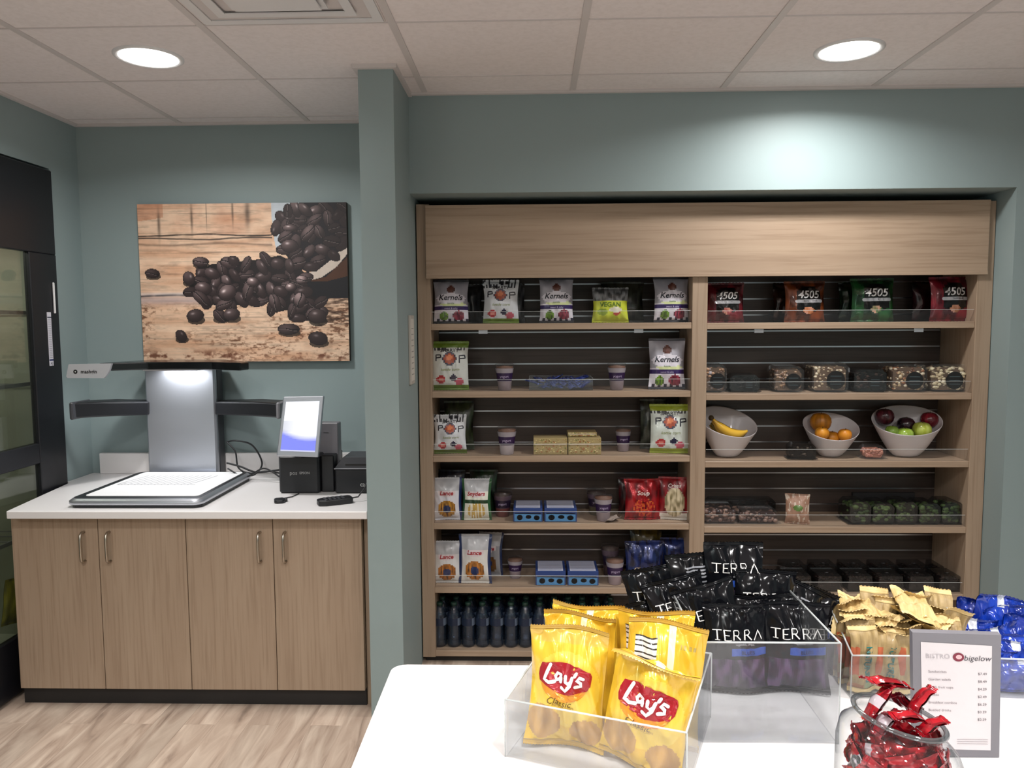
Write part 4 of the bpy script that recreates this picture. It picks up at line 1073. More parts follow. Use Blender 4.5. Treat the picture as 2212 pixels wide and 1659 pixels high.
for row in range(3):
    for i in range(13):
        x = P(951, 1400, 3.46).x+i*.0665+(row % 2)*.004
        y = 3.462+row*.072
        if x > .68: continue
        o = bp0 if first else copy_tree(bp0); first = False
        o.location = (x, y, ZL[5]+.001)
        o['label'] = 'water bottle in the %s row on the bottom shelf, %s' % (['front', 'second', 'back'][row], ORD[i].replace(' from the left', ' from left'))
        o['group'] = 'water bottles on the bottom shelf'

# ------------------------------------------------------------------ clamshells of nuts and snacks, second shelf right
def lumps(m, x0, x1, y0, y1, z0, z1, pal, n, r, seed, sq=.8):
    rg = random.Random(seed)
    for k in range(n):
        f = rg.random(); 
        if f < .45: p = (rg.uniform(x0, x1), y0+rg.uniform(0, r*.5), rg.uniform(z0, z1))
        elif f < .8: p = (rg.uniform(x0, x1), rg.uniform(y0, y1), z1-rg.uniform(0, r*.4))
        else: p = (rg.choice((x0, x1)), rg.uniform(y0, y1), rg.uniform(z0, z1))
        m.sphere(p, r*rg.uniform(.7, 1.2), pal[rg.randrange(len(pal))], seg=6, rings=4, sc=(1, rg.uniform(.6, 1), sq*rg.uniform(.7, 1)))
def octa(w, z0, z1, c):
    return [(-w/2, z0+c), (-w/2+c*.6, z0), (w/2-c*.6, z0), (w/2, z0+c), (w/2, z1-c), (w/2-c, z1), (-w/2+c, z1), (-w/2, z1-c)]
def clam(xc, wpx, yt, yb, Y, z, d, pal, label, seed, name='nut_clamshell', n=230, r=.0095, dark=False, lab=True, rz=-6, lx=.15, group=None, fill='5a4636', lift=.0):
    sc = Y/FPX; w = wpx*sc; h = (yb-yt)*sc*.94; p = P(xc, yb, Y)
    t = thing(name, label, 'snack box', (p.x, Y+d/2, z+.0008), (0, 0, math.radians(rz)), group)
    m = MB(); m.prism(octa(w, 0, h, .018), -d/2, d/2, '777777', plane='xz'); m.prism([(-w/2-.008, -d/2-.008), (w/2+.008, -d/2-.008), (w/2+.008, d/2), (-w/2-.008, d/2)], .004, .006, '777777'); m.build('clear_shell', M['dshell' if dark else 'shell'], t)
    m = MB(); m.prism(octa(w-.018, .008, h-.016, .016), -d/2+.010, d/2-.006, fill, plane='xz')
    lumps(m, -w/2+.015, w/2-.015, -d/2+.012, d/2-.012, .014, h-.02, pal, n, r, seed); m.build('filling', M['semi'], t)
    if lab:
        m = MB(); rr = min(w, h)*.30; F = front(-d/2, eps=.0012)
        m.disc(lx*w, h*.42, rr, rr*1.05, F, '0c0d0f', n=24)
        for k in (-1, 0, 1): m.stroke([(lx*w-rr*.6, h*.42+k*rr*.45), (lx*w+rr*.6, h*.42+k*rr*.45)], .003, front(-d/2, eps=.0016), '3c4a50', rounded=False)
        m.build('round_label', M['semi'], t)
    return t
z = ZR[1]; GC = 'clear boxes on the second right shelf'
nuts = ['a88c6c', '8a6c50', 'c0a888', '6a5040']; pale = ['c4b498', 'b09c80', 'd8ccb4', '9a8468']; seeds = ['8a8078', '5a4a40', 'b8aca0', '6e5c4c']
clam(1546, 54, 778, 842, 3.46, z, .17, ['b89070', '8a6a50', 'a8a0a4', '6a4c3c'], 'clear box of mixed nuts against the wooden divider', 1, n=160)
clam(1612, 62, 800, 840, 3.47, z, .14, ['2a2624', '1c1a1a', '3a3430'], 'low dark box of snacks with a black round label, second shelf right', 2, dark=True, n=100, fill='151312')
clam(1708, 62, 784, 843, 3.46, z, .17, ['9a7c60', '6a4c3a', 'b8a090', '4a362c'], 'clear box of brown trail mix, third from the divider', 3, n=170)
clam(1798, 74, 778, 845, 3.455, z, .19, pale, 'clear box of pale oat clusters in the middle of the second right shelf', 4, n=260, r=.008)
clam(1884, 66, 792, 843, 3.465, z, .18, ['4a342c', '34241e', '6a4c40'], 'clear box of dark brown snacks between the pale oat box and the nut box', 5, n=170, dark=True, fill='1c1412')
clam(1968, 72, 782, 845, 3.455, z, .18, ['b8a07c', '8a5c3c', 'd4c8b0', '5c3c2c'], 'clear box of almonds and seeds, second from the right end panel', 6, n=240)
clam(2054, 76, 782, 845, 3.455, z, .20, ['cfc4a4', 'b8a888', 'e0d8c0', '98886c'], 'clear box of cashews beside the right end panel', 7, n=230, r=.011)

# ------------------------------------------------------------------ fruit bowls, third shelf right
def bowl(xc, rx, yback, yfront, yb, Y, z, label, tiltx=0.0):
    sc = Y/FPX; R = rx*sc; p = P(xc, yb, Y)
    zf = CAMH-(yfront-VP[1])*Y/FPX-z; zb = CAMH-(yback-VP[1])*(Y+.19)/FPX-z
    ry = .105; t = thing('fruit_bowl', label, 'bowl', (p.x, Y+ry, z+.0008))
    hm = (zf+zb)/2; sl = (zb-zf)/2/1.0
    pr = [(.001, 0), (.30, 0), (.36, .004/hm), (.50, .16), (.66, .38), (.82, .66), (.94, .88), (1.0, 1.0), (.975, 1.005), (.90, .88), (.76, .62), (.58, .34), (.40, .12), (.001, .05)]
    def fn(u, v):
        i = int(round(v*(len(pr)-1))); r, k = pr[i]; a = 2*PI*u
        x = r*math.cos(a); y = r*math.sin(a)
        return (x*R, y*ry, k*(hm+sl*y/max(r, .4)*min(1, r)+tiltx*x))
    m = MB(); m.surf(44, len(pr)-1, fn, closeu=True, c='dddddd'); o = m.build('bowl_body', M['ceramic'], t)
    sd = o.modifiers.new('s', 'SUBSURF'); sd.levels = sd.render_levels = 1
    return p.x, Y+ry
z = ZR[2]
b1 = bowl(1583, 66, 880, 946, 986, 3.425, z, 'white slanted bowl holding bananas, next to the divider', -.02)
b2 = bowl(1813, 61, 893, 955, 987, 3.425, z, 'white slanted bowl holding oranges, middle of the three bowls')
b3 = bowl(1981, 76, 878, 944, 988, 3.425, z, 'white slanted bowl holding apples, rightmost of the three bowls', .01)
# bananas: one bunch
t = thing('banana_bunch', 'bunch of ripe yellow bananas lying in the left bowl', 'bananas', (b1[0]+.005, b1[1]-.02, z+.112))
for k in range(4):
    pts = []
    for i in range(13):
        s_ = i/12; a = -.2+s_*2.0
        x = -.085+.155*s_; zz = .03-.055*math.sin(PI*s_*.8)-.012*k+.02*(1-s_); y = -.045+.022*k+.006*math.sin(PI*s_)
        pts.append((x, y, zz+.02))
    rr = [.005, .008, .015, .0195, .021, .022, .0225, .0225, .0215, .019, .015, .009, .005]
    m = MB(); m.tube(pts, rr, 8, c=['e0b23c', 'c89a34', '8a7428', 'b08a30'][k]); m.build('banana', M['gloss'], t)
m = MB(); m.sphere((-.088, -.015, .072), .013, '4a3a1e', seg=8, rings=6, sc=(1, 1.6, 1)); m.build('stem', M['mat'], t)
def fruit(name, label, cat, x, y, zz, r, c, c2, seed=0, mat='gloss', stemc='4a3a20', sq=.93):
    t = thing(name, label, cat, (x, y, zz-r*sq))
    prof = [(.001, -.78), (.30, -.93), (.62, -.80), (.90, -.40), (1.0, .05), (.93, .45), (.70, .80), (.40, .93), (.18, .86), (.001, .72)]
    def fn(u, v):
        q = v*(len(prof)-1); i = min(int(q), len(prof)-2); f_ = q-i
        rr = prof[i][0]*(1-f_)+prof[i+1][0]*f_; z_ = prof[i][1]*(1-f_)+prof[i+1][1]*f_; a = 2*PI*u
        return (rr*r*math.cos(a), rr*r*math.sin(a), (z_*sq+sq)*r)
    m = MB(); m.surf(20, 18, fn, closeu=True, colf=lambda u, v: mixc(C(c), C(c2), min(1, max(0, .4+1.4*noise.noise(Vector((math.cos(u*6.28)*2, math.sin(u*6.28)*2, v*2+seed))))))); m.build('skin', M[mat], t)
    m = MB(); m.tube([(0, 0, r*sq*1.68), (.001, 0, r*sq*1.85), (.004, 0, r*sq*2.05)], .0016, 6, c=stemc); m.build('stem', M['mat'], t)
M['peel'] = printed('citrus_peel', .4, bump=(220, .4, .001, 2))
x, y = b2
fruit('orange', 'large dim orange at the back of the middle bowl', 'orange', x-.038, y+.025, z+.155, .048, 'c07a1c', '9a6010', 1, 'peel')
fruit('orange', 'small bright orange at the front left of the middle bowl', 'orange', x-.055, y-.040, z+.112, .032, 'e8a030', 'd88a24', 2, 'peel')
fruit('orange', 'small bright orange at the front right of the middle bowl', 'orange', x+.048, y-.040, z+.105, .031, 'e8982c', 'd8841c', 3, 'peel')
fruit('orange', 'orange low in the centre of the middle bowl', 'orange', x+.0, y-.01, z+.085, .036, 'c8801c', 'a86a14', 4, 'peel')
x, y = b3
fruit('apple', 'bright green apple at the front right of the apple bowl', 'apple', x+.052, y-.035, z+.125, .042, 'a8b43c', 'bcc860', 1)
fruit('apple', 'green apple at the front centre of the apple bowl', 'apple', x-.028, y-.045, z+.104, .038, '8fae3a', 'a4c45a', 2)
fruit('apple', 'small green apple at the left of the apple bowl', 'apple', x-.080, y-.03, z+.118, .031, '7a9a34', '94b454', 3)
fruit('apple', 'dark red apple at the right rim of the apple bowl', 'apple', x+.112, y+.02, z+.165, .040, '5c0e1c', '8a1c2c', 4)
fruit('apple', 'dark plum coloured apple at the centre back of the apple bowl', 'apple', x+.006, y+.02, z+.142, .040, '1c0e18', '341624', 5)
fruit('apple', 'dark red apple at the left back of the apple bowl', 'apple', x-.085, y+.035, z+.178, .042, '34101c', '501824', 6)
clam(1735, 56, 952, 990, 3.44, z, .07, ['1c1614', '3a2c26', 'a89888', '120e0c'], 'dark chocolate pack in a clear wrapper between the left and middle bowls', 21, n=90, r=.007, lab=False, name='chocolate_pack', dark=True, fill='181210')
t = clam(1890, 48, 956, 988, 3.44, z, .07, ['b87a68', 'a86a5c', 'c88c78'], 'clear pack of peach coloured sweets between the middle and right bowls', 22, n=70, r=.010, lab=False, name='sweets_pack', fill='94604f')

# ------------------------------------------------------------------ fourth shelf right
z = ZR[3]
for i, (xc, w, yt, lb) in enumerate(((1556, 74, 1092, 'flat clear tray of dark pastries beside the divider, fourth shelf right'), (1640, 88, 1098, 'flat clear tray of swirled pastries, second from the divider on the fourth shelf'))):
    t = clam(xc, w, yt, 1132, 3.44, z, .16, ['7a6058', '4c3a34', '92786c', '34282a'], lb, 30+i, n=120, r=.013, lab=False, name='pastry_tray', rz=0, fill='3c2e2c')
clam(1600, 150, 1078, 1118, 3.60, z, .05, ['2a2224', '4c3e3c', '5c4844'], 'long dim tray of pastries at the back of the fourth right shelf', 35, n=70, r=.011, lab=False, name='pastry_tray', dark=True, fill='1c1616', rz=0)
f = lambda side, u, v: (C('5c7a3c') if (side < 0 and blob(u, v, 0, .55, .4, .10)) else C('c9b8a8') if nz3(u, v, 5) > .25 else C('a07c68'))
shelf_bag((f, None), 1722, 52, 1066, 1132, 3.45, z, 'clear wrapped sandwich pack with green leaf, standing on the fourth right shelf', name='sandwich_pack', seed=61, yaw=-10)
for i in range(5):
    x = 1858+i*50
    clam(x, 46, 1082+(i % 2)*3, 1134, 3.44+.0*i, z, .13, ['6a8c48', '52703a', '86a864', '2a3820'], 'smoked clear box of green grapes, %s on the right shelf' % ORD[i], 40+i, n=70, r=.014, dark=True, lab=False, name='grape_box', rz=0, fill='18200f', group='green grape boxes')
t = thing('black_tray', 'black cardboard tray behind the green grape boxes', 'tray', (P(1850, 1130, 3.6).x+.05, 3.62, z+.001)); m = MB(); m.box(-.07, .22, -.02, .0, 0, .11, c='141214', b=.002); m.box(-.07, .22, .0, .04, 0, .004, c='141214'); m.build('tray_body', M['mat'], t)
# fifth shelf right: rows of dark brownie boxes
z = ZR[4]
for row in range(2):
    for i in range(6):
        xc = 1727+i*66-row*8; Y = 3.43 if row == 0 else 3.57
        p = P(xc, 1260, Y); w = .118
        t = thing('brownie_box', 'clear box of dark brownies, %s row of the fifth right shelf, %s' % (['front', 'back'][row], ORD[i]), 'snack box', (p.x, Y+.06, z+.001), group='dark brownie boxes on the fifth right shelf')
        m = MB(); m.prism([(-w/2, 0), (w/2, 0), (w/2-.008, .072), (-w/2+.008, .072)], -.06, .06, '777', plane='xz'); m.build('clear_shell', M['dshell'], t)
        m = MB(); m.box(-w/2+.008, w/2-.008, -.054, .054, .004, .05, c='241613', b=.006); lumps(m, -w/2+.016, w/2-.016, -.05, .05, .02, .056, ['2c1a14', '3a221a', '1a100e'], 60, .010, row*9+i, .6); m.build('brownies', M['semi'], t)
        m = MB(); m.disc(0, 0, .013, .009, lambda x, y: (x, y-.01, .0725), '17181a', n=14); m.disc(.003, 0, .006, .002, lambda x, y: (x, y-.01, .073), 'c8c8cc', n=8); m.build('round_label', M['semi'], t)

# ------------------------------------------------------------------ island counter in the foreground
t = thing('island_counter', 'white topped island counter in the foreground carrying snack bins and a candy jar', 'counter', (.8, 1.0, 0))
m = MB(); m.prism([(x-.8, y-1.0) for x, y in rrect(-.292, 2.1, .38, 1.526, .03)], IT-.032, IT, 'e6e3e3'); o = m.build('worktop', M['counter'], t); b = o.modifiers.new('b', 'BEVEL'); b.width = .003; b.segments = 2; b.limit_method = 'ANGLE'
m = MB(); m.box(-.262-.8, 2.07-.8, .41-1, 1.49-1, .10, IT-.033); m.build('cabinet_body', M['wood_v'], t)
m = MB(); m.box(-.20-.8, 2.0-.8, .47-1, 1.43-1, 0, .10); m.build('toe_kick', M['kick'], t)

def acrylic_bin(name, label, cat, ox, oy, ang, w, d, zf0, zf1, zb, zl=None, floor=True):
    """clear bin: front panel top height zf, back zb, sides sloping between; ang in degrees; origin at the front left corner"""
    t = thing(name, label, cat, (ox, oy, IT+.0008), (0, 0, math.radians(ang))); e = .003
    def wall(nm, p, q, za, zb_):
        p = Vector(p); q = Vector(q); n = Vector((-(q-p).y, (q-p).x)).normalized()*e
        m = MB(); c = [(p.x, p.y), (q.x, q.y), (q.x+n.x, q.y+n.y), (p.x+n.x, p.y+n.y)]; hs = (za, zb_, zb_, za)
        m.add([(x, y, .0) for x, y in c]+[(x, y, h) for (x, y), h in zip(c, hs)], [(3, 2, 1, 0), (4, 5, 6, 7), (0, 1, 5, 4), (1, 2, 6, 5), (2, 3, 7, 6), (3, 0, 4, 7)]); o_ = m.build(nm, M['acry'], t)
        m = MB(); g = .0004
        m.tube([(p.x+n.x/2, p.y+n.y/2, za), (q.x+n.x/2, q.y+n.y/2, zb_)], .0017, 6); m.tube([(p.x, p.y, .0), (p.x, p.y, za)], .0011, 6); m.tube([(q.x, q.y, .0), (q.x, q.y, zb_)], .0011, 6)
        m.build('cut_edge', M['acryedge'], o_)
    wall('front_panel', (0, 0), (w, 0), zf0, zf1)
    wall('side_panel', (w, 0), (w, d), zf1, zb); wall('side_panel', (0, d), (0, 0), zb, zf0); wall('back_panel', (w, d), (0, d), zb, zb)
    if floor:
        m = MB(); m.box(e, w-e, e, d-e, 0, e); m.build('base_panel', M['acry'], t)
    return t
# ---- crisps bin
LA = -21.0; lo = Vector((-.047, 1.19)); ex = Vector((math.cos(math.radians(LA)), math.sin(math.radians(LA)))); ey = Vector((-ex.y, ex.x))
acrylic_bin('acrylic_bin', 'clear acrylic bin with a low front, filled with yellow potato chip bags', 'bin', lo.x, lo.y, LA, .292, .25, .096, .100, .118)
def lays(back=False, sd=0):
    Y1, Y2, Y3 = C('e4bd38'), C('d8a92a'), C('e8ca58')
    def f(side, u, v):
        if (side < 0) == back:                       # reverse side: white fin strip, nutrition panel
            if abs(u-.12) < .09: return C('f0e6c0')
            if -.82 < u < -.25 and .62 < v < .86:
                if .845 < v or v < .63 or int(v*70) % 3 == 0 or abs(v-.73) < .008: return C('3a3632')
                return C('e8e4e0')
            if .35 < u < .8 and .80 < v < .84 and int(u*40) % 2: return C('b09a50')
            return mixc(Y1, Y2, min(1, max(0, .4+nz3(u, v, 2, sd))))
        if blob(u, v, -.55, .22, .45, .15) or blob(u, v, .55, .16, .40, .12): return mixc(C('c99a50'), C('a87a34'), min(1, max(0, .4+nz3(u, v, 5, sd)*1.4)))
        if blob(u, v, 0, .5, .9, .30): return mixc(Y3, Y1, min(1, max(0, .5+nz3(u, v, 2, sd))))
        if v > .86: return C('d8b04a')
        return mixc(Y1, Y2, min(1, max(0, .4+nz3(u, v, 2, sd))))
    def d(m, mp, w, h):
        if back:
            return
        s = w/.13; cx_, cz_ = -.002*s, .600*h; a = -.10
        def R(x, y): return (cx_+(x*math.cos(a)-y*math.sin(a))*s, cz_+(x*math.sin(a)+y*math.cos(a))*s)
        q = lambda e: (lambda x, y: mp(x, y, eps=e))
        m.fan([R(.036*math.cos(t_)*1.02, -.014+.022*math.sin(t_)) for t_ in [i*PI/12 for i in range(24)]], q(.0010), 'e0902c')
        pts = []
        for i in range(13): x = -.040+.080*i/12; pts.append(R(x, .0195+.004*math.sin((x+.02)*70)))
        for i in range(4): pts.append(R(.043, .0155-.026*(i+1)/5))
        for i in range(13): x = .038-.078*i/12; pts.append(R(x, -.0205-.004*math.cos((x)*45)+.006*abs(x)/.04))
        for i in range(3): pts.append(R(-.043, -.010+.024*(i+1)/5))
        m.fan(pts, q(.0016), 'a01824')
        w_ = .0052*s
        S = lambda P_: m.stroke([R(*p) for p in P_], w_, q(.0028), 'f6e8ea')
        S([(-.026, .015), (-.029, .004), (-.032, -.009), (-.024, -.011), (-.015, -.009)])
        S([(-.006, .004), (-.012, .005), (-.015, -.001), (-.012, -.006), (-.007, -.003), (-.005, .004), (-.005, -.007)])
        S([(.002, .004), (.003, -.004), (.008, -.006), (.012, -.001)]); S([(.013, .005), (.011, -.008), (.005, -.017), (-.002, -.015)])
        S([(.018, .012), (.0165, .008)])
        S([(.030, .005), (.024, .006), (.021, .002), (.027, -.002), (.028, -.007), (.020, -.008)])
        m.text('Classic', .0145*s, cx_-.006*s, .405*h, q(.0012), '6a4a1c', shear=.25, rot=-.08)
        m.text('POTATO CHIPS', .005*s, cx_, .37*h, q(.0012), '8a6a2c', rot=-.08)
    return f, d
def lbag(u, v, h, back, label, seed, lean=6, bend=0, bz=.8, roll=0, yaw=0, w=.132, t=.058, z=.004):
    p = lo+ex*u+ey*v; f, d = lays(back, seed)
    bag('chip_bag', label, 'chip bag', (p.x, p.y, IT+z), w, h, t, seed, f, d, res=(56, 76), rot=(math.radians(-lean), math.radians(roll), math.radians(LA+yaw)), group='yellow potato chip bags', bend=bend, bz=bz, crumple=1.9, seal=.045, mat='chip', sealc='d4aa48')
M['chip'] = printed('yellow_foil_film', .27, .12, .4, bump=(22, .45, .004, 2))
lbag(.082, .055, .200, False, 'yellow potato chip bag at the front left of the bin, red logo upright', 101, lean=8, bend=.35, bz=.86, yaw=8, roll=2)
lbag(.208, .046, .192, False, 'yellow potato chip bag at the front right of the bin, top folded forward', 102, lean=6, bend=1.9, bz=.80, yaw=0, roll=9, w=.138)
lbag(.082, .128, .196, True, 'yellow potato chip bag in the middle left of the bin, back turned to us', 103, lean=8, bend=.4, bz=.86, yaw=6)
lbag(.078, .188, .192, True, 'yellow potato chip bag at the rear left of the bin, back turned to us', 104, lean=6, bend=.3, bz=.88, yaw=3, t=.05)
lbag(.222, .125, .205, True, 'yellow potato chip bag in the middle right of the bin, white nutrition panel showing', 105, lean=6, bend=.2, bz=.88, yaw=12, roll=5)
lbag(.205, .185, .200, True, 'yellow potato chip bag at the rear right of the bin, standing tallest', 106, lean=5, bend=.25, bz=.9, yaw=8, t=.05)

# ---- black vegetable chip bags
def terra(sd=0, back=False):
    def f(side, u, v):
        if (side < 0) == back:
            if -.5 < u < .5 and .55 < v < .85 and int(v*46) % 2: return C('8a8c92')
            return C('0e0f12')
        if v < .07: return C('15131a')
        if v < .40:
            n = nz3(u, v*1.3, 4.5, sd)
            return mixc(C('2c2234'), C('5e4668'), min(1, max(0, .25+n*1.8))) if abs(u) < .86 else C('131116')
        if .43 < v < .52 and -.25 < u < .92: return C('27489a')
        return C('0d0e12')
    def d(m, mp, w, h):
        if back: return
        s = w/.12; y0 = .62*h; lh = .017*s
        q = lambda x, y: mp(x, y, eps=.0022)
        def st(P_, x0, ww=.0022): m.stroke([(x0+px_*s, y0+py_*s) for px_, py_ in P_], ww*s, q, 'eceae6', rounded=False)
        k = .017
        st([(0, k), (.016, k)], -.046*s, .0016); st([(.008, k), (.008, 0)], -.046*s); st([(.004, 0), (.012, 0)], -.046*s, .0012)
        st([(0, 0), (0, k)], -.026*s); st([(0, k), (.011, k)], -.026*s, .0014); st([(0, k*.5), (.008, k*.5)], -.026*s, .0014); st([(0, 0), (.012, 0)], -.026*s, .0014)
        for x0 in (-.010, .010):
            st([(0, 0), (0, k)], x0*s); st([(0, k), (.008, k), (.010, k*.75), (.008, k*.5), (0, k*.5)], x0*s, .0015); st([(.005, k*.5), (.013, 0)], x0*s)
        st([(0, 0), (.008, k), (.016, 0)], .027*s, .0018)
        m.text('BLUES', .009*s, .016*s, .475*h, q, '16244c', bold=.02); m.text('vegetable chips', .0055*s, .01*s, .57*h, q, 'b8b8bc')
    return f, d
M['bfoil'] = printed('black_foil_film', .16, .0, 0, bump=(16, .6, .005, 2), spec=.28)
G3 = 'black vegetable chip bags'
def tbag(px_, ytop, Y, h, label, sd, roll=0, yaw=0, lean=4, back=False, w=.124, z=None, t=.04, bend=0):
    zt = P(px_, ytop, Y).z; x = P(px_, ytop+60, Y).x
    zb = IT+.004 if z is None else z
    if z == 'top': zb = zt-h
    r = math.radians(roll); x = x-h*.5*math.sin(r)
    f, d = terra(sd, back)
    bag('vegetable_chip_bag', label, 'chip bag', (x, Y, zb), w, h, t, sd, f, d, res=(34, 44), rot=(math.radians(-lean), r, math.radians(yaw)), group=G3, crumple=1.2, mat='bfoil', bend=bend, bz=.85)
TY = 1.262
acrylic_bin('acrylic_bin', 'tall clear acrylic bin holding the black vegetable chip bags', 'bin', .272, 1.236, 0, .236, .262, .173, .173, .173)
tbag(1722, 1300, 1.405, .172, 'black chip bag at the front right of the tall bin, white lettering clear', 201, 0, -4, 6)
tbag(1594, 1312, 1.405, .168, 'black chip bag at the front left of the tall bin, next to the yellow bags', 202, 0, 3, 6)
tbag(1660, 1300, 1.455, .170, 'black chip bag standing upright in the second row of the tall bin', 203, 0, 4, 4)
tbag(1560, 1300, 1.450, .170, 'black chip bag in the second row of the tall bin, left side', 204, 0, -6, 4)
tbag(1545, 1262, 1.43, .165, 'black chip bag leaning over the yellow bags, lettering tilted up to the right', 205, -14, 6, 10, z='top')
tbag(1655, 1236, 1.47, .165, 'black chip bag in the middle of the heap, just behind the front right one', 206, 4, 5, 8, z='top')
tbag(1478, 1250, 1.45, .160, 'black chip bag at the left end of the heap, tilted up to the right', 207, -12, 10, 12, z='top')
tbag(1735, 1262, 1.475, .160, 'black chip bag showing its back with grey text, right side of the heap', 208, 28, 4, 10, back=True, z='top')
tbag(1590, 1176, 1.49, .155, 'black chip bag on top of the heap with blue band and small lettering', 209, 2, 4, 10, z='top')
tbag(1515, 1196, 1.50, .155, 'black chip bag near the top of the heap, back turned to us', 210, -5, 8, 8, back=True, z='top')
tbag(1425, 1225, 1.495, .16, 'black chip bag at the upper left of the heap beside the dark blue bag', 211, -10, 5, 8, z='top')
tbag(1440, 1300, 1.47, .165, 'black chip bag low at the left, behind the yellow bags', 212, -14, 5, 6, back=True)
tbag(1770, 1275, 1.49, .15, 'black chip bag at the far right of the heap above the tan bags', 213, 22, -4, 8, z='top')

# ---- tan kraft bags
acrylic_bin('acrylic_bin', 'clear acrylic bin packed with tan paper snack bags behind the menu sign', 'bin', .592, 1.392, 0, .232, .124, .082, .082, .14)
def tan(sd):
    def f(side, u, v):
        if side < 0 and -.95 < u < -.45 and .28 < v < .68: return C('b8603c')
        if side < 0 and v < .16 and u < -.1: return C('a06a44')
        if side < 0 and blob(u, v, .35, .14, .4, .09): return C('8f9c70')
        return mixc(C('b39a6a'), C('947c52'), min(1, max(0, .4+nz3(u, v, 4, sd))))
    def d(m, mp, w, h):
        m.text("NATURE'S", .0165*w/.06, .004, .45*h, lambda x, y: mp(x, y, eps=.001), '1c6a64', rot=-PI/2, bold=.03)
    return f, d
M['tanp'] = printed('tan_paper_film', .5, 0, .1, bump=(40, .7, .004, 3))
cols_ = [.620, .664, .708, .750, .790]
rt = random.Random(17); n_ = 0
for r_ in range(5):
    for c_, x in enumerate(cols_):
        n_ += 1; f, d = tan(n_)
        hh = .128+.011*r_+rt.uniform(-.006, .008)
        lab = 'tan paper snack bag in the %s row of the clear bin, %s' % (['front', 'second', 'third', 'fourth', 'rear'][r_], ORD[c_])
        bag('paper_snack_bag', lab, 'snack bag', (x+rt.uniform(-.003, .003), 1.410+r_*.0215, IT+.005), .056, hh, .019, 300+n_, f, d if r_ == 0 else None, res=(18, 26), rot=(math.radians(rt.uniform(-4, 2)), math.radians(rt.uniform(-4, 9)), math.radians(rt.uniform(-8, 8))), group='tan paper snack bags', mat='tanp', bend=rt.choice([.9, 1.3, -.8, 1.5]), bz=.74, seal=.08, sealc='e0c48a', crumple=1.3)  # seals lighter than the body: light from above painted into their colour
for k, (px_, py_, rz) in enumerate(((1830, 1305, -20), (1905, 1318, 30), (1960, 1300, -10), (2015, 1322, 40), (1885, 1350, 70), (1945, 1345, -60), (2020, 1345, 15), (1985, 1352, -35))):
    Y = 1.49-.012*(k % 4); p = P(px_, py_, Y); f, d = tan(k)
    bag('paper_snack_bag', 'tan paper snack bag lying across the top of the packed bin, '+ORD[[0, 2, 4, 6, 1, 3, 7, 5][k]], 'snack bag', (p.x, Y-.05, p.z-.012), .062, .095, .018, 400+k, lambda s, u, v: mixc(C('d9bf86'), C('c0a468'), min(1, max(0, .4+nz3(u, v, 4)))), None, res=(16, 20), rot=(math.radians(-78), math.radians(rt.uniform(-12, 12)), math.radians(rz)), group='tan paper snack bags lying on top', mat='tanp', crumple=1.5, seal=.1, sealc='e2c88e')  # paler tan on these upper bags, overhead light put into the colour

# ---- blue foil bags
acrylic_bin('acrylic_bin', 'clear acrylic bin holding blue foil bags at the right edge', 'bin', .845, 1.400, -4, .27, .13, .075, .075, .11)
M['blfoil'] = printed('blue_foil_film', .2, .15, .5, bump=(20, .4, .004, 2))
def bluef(sd):
    def f(side, u, v):
        if v > .8 and abs(u) < .13: return C('d8dce8')
        return mixc(C('1840b4'), C('0f2a86'), min(1, max(0, .4+nz3(u, v, 3, sd)*1.5)))
    return f, None
bl = [(2052, 1322, 1.50, -8), (2118, 1292, 1.515, 6), (2150, 1284, 1.50, 12), (2190, 1310, 1.49, -6), (2100, 1335, 1.47, 4), (2165, 1345, 1.46, -12), (2215, 1330, 1.47, 10), (2190, 1385, 1.44, 5), (2235, 1370, 1.44, -8), (2205, 1420, 1.42, 0), (2140, 1400, 1.43, 8), (2075, 1350, 1.485, 0)]
for k, (px_, yt, Y, rl) in enumerate(bl):
    p = P(px_, yt, Y); hh = min(.125, p.z-IT-.004); f, d = bluef(k)
    if k in (0, 4, 10): rl *= .5
    bag('blue_foil_bag', 'shiny blue foil snack bag, '+['left end behind the tan bags', 'top left of the heap', 'topmost of the heap', 'upper right of the heap', 'just above the menu sign corner', 'centre of the heap', 'far right, cut by the picture edge', 'right of the menu sign, upper', 'right edge, half out of view', 'right of the menu sign, lowest', 'hidden partly by the menu sign', 'between the tan bags and the heap'][k], 'snack bag', (p.x-.3*hh*math.sin(math.radians(rl)), Y, p.z-hh), .098, hh, .042, 500+k, f, None, res=(26, 30), rot=(math.radians(-6), math.radians(rl), math.radians(-6+3*(k % 4))), group='blue foil bags', mat='blfoil', crumple=1.3, bend=[.5, 1.2, .9, .4][k % 4], bz=.8)

# ---- menu sign
sp = [P(1971, 1366, 1.165), P(2163, 1372, 1.165), P(2158, 1648, 1.20), P(1974, 1646, 1.20)]
sp[3].z = sp[2].z = IT+.001
o_ = (sp[2]+sp[3])/2
t = thing('menu_sign', 'grey framed menu sign standing behind the candy jar', 'sign', o_)
def slab(name, mat, cs, th, parent, c='888888', eps=0.0, bev=.0):
    n_v = (cs[1]-cs[0]).cross(cs[3]-cs[0]).normalized()
    if n_v.y > 0: n_v = -n_v
    q = MB(); vs = [p+n_v*eps for p in cs]+[p-n_v*th for p in cs]
    q.add(vs, [(3, 2, 1, 0), (4, 5, 6, 7), (0, 1, 5, 4), (1, 2, 6, 5), (2, 3, 7, 6), (3, 0, 4, 7)], c)
    return q, n_v
cs = [p-o_ for p in sp]
q, nv_ = slab('frame', None, cs, .010, t, '77757b'); q.build('frame', M['semi'], t)
def sm(x, y, eps=.0012):        # x across 0..1, y up 0..1 on the sign face
    return cs[3].lerp(cs[2], x).lerp(cs[0].lerp(cs[1], x), y)+nv_*eps
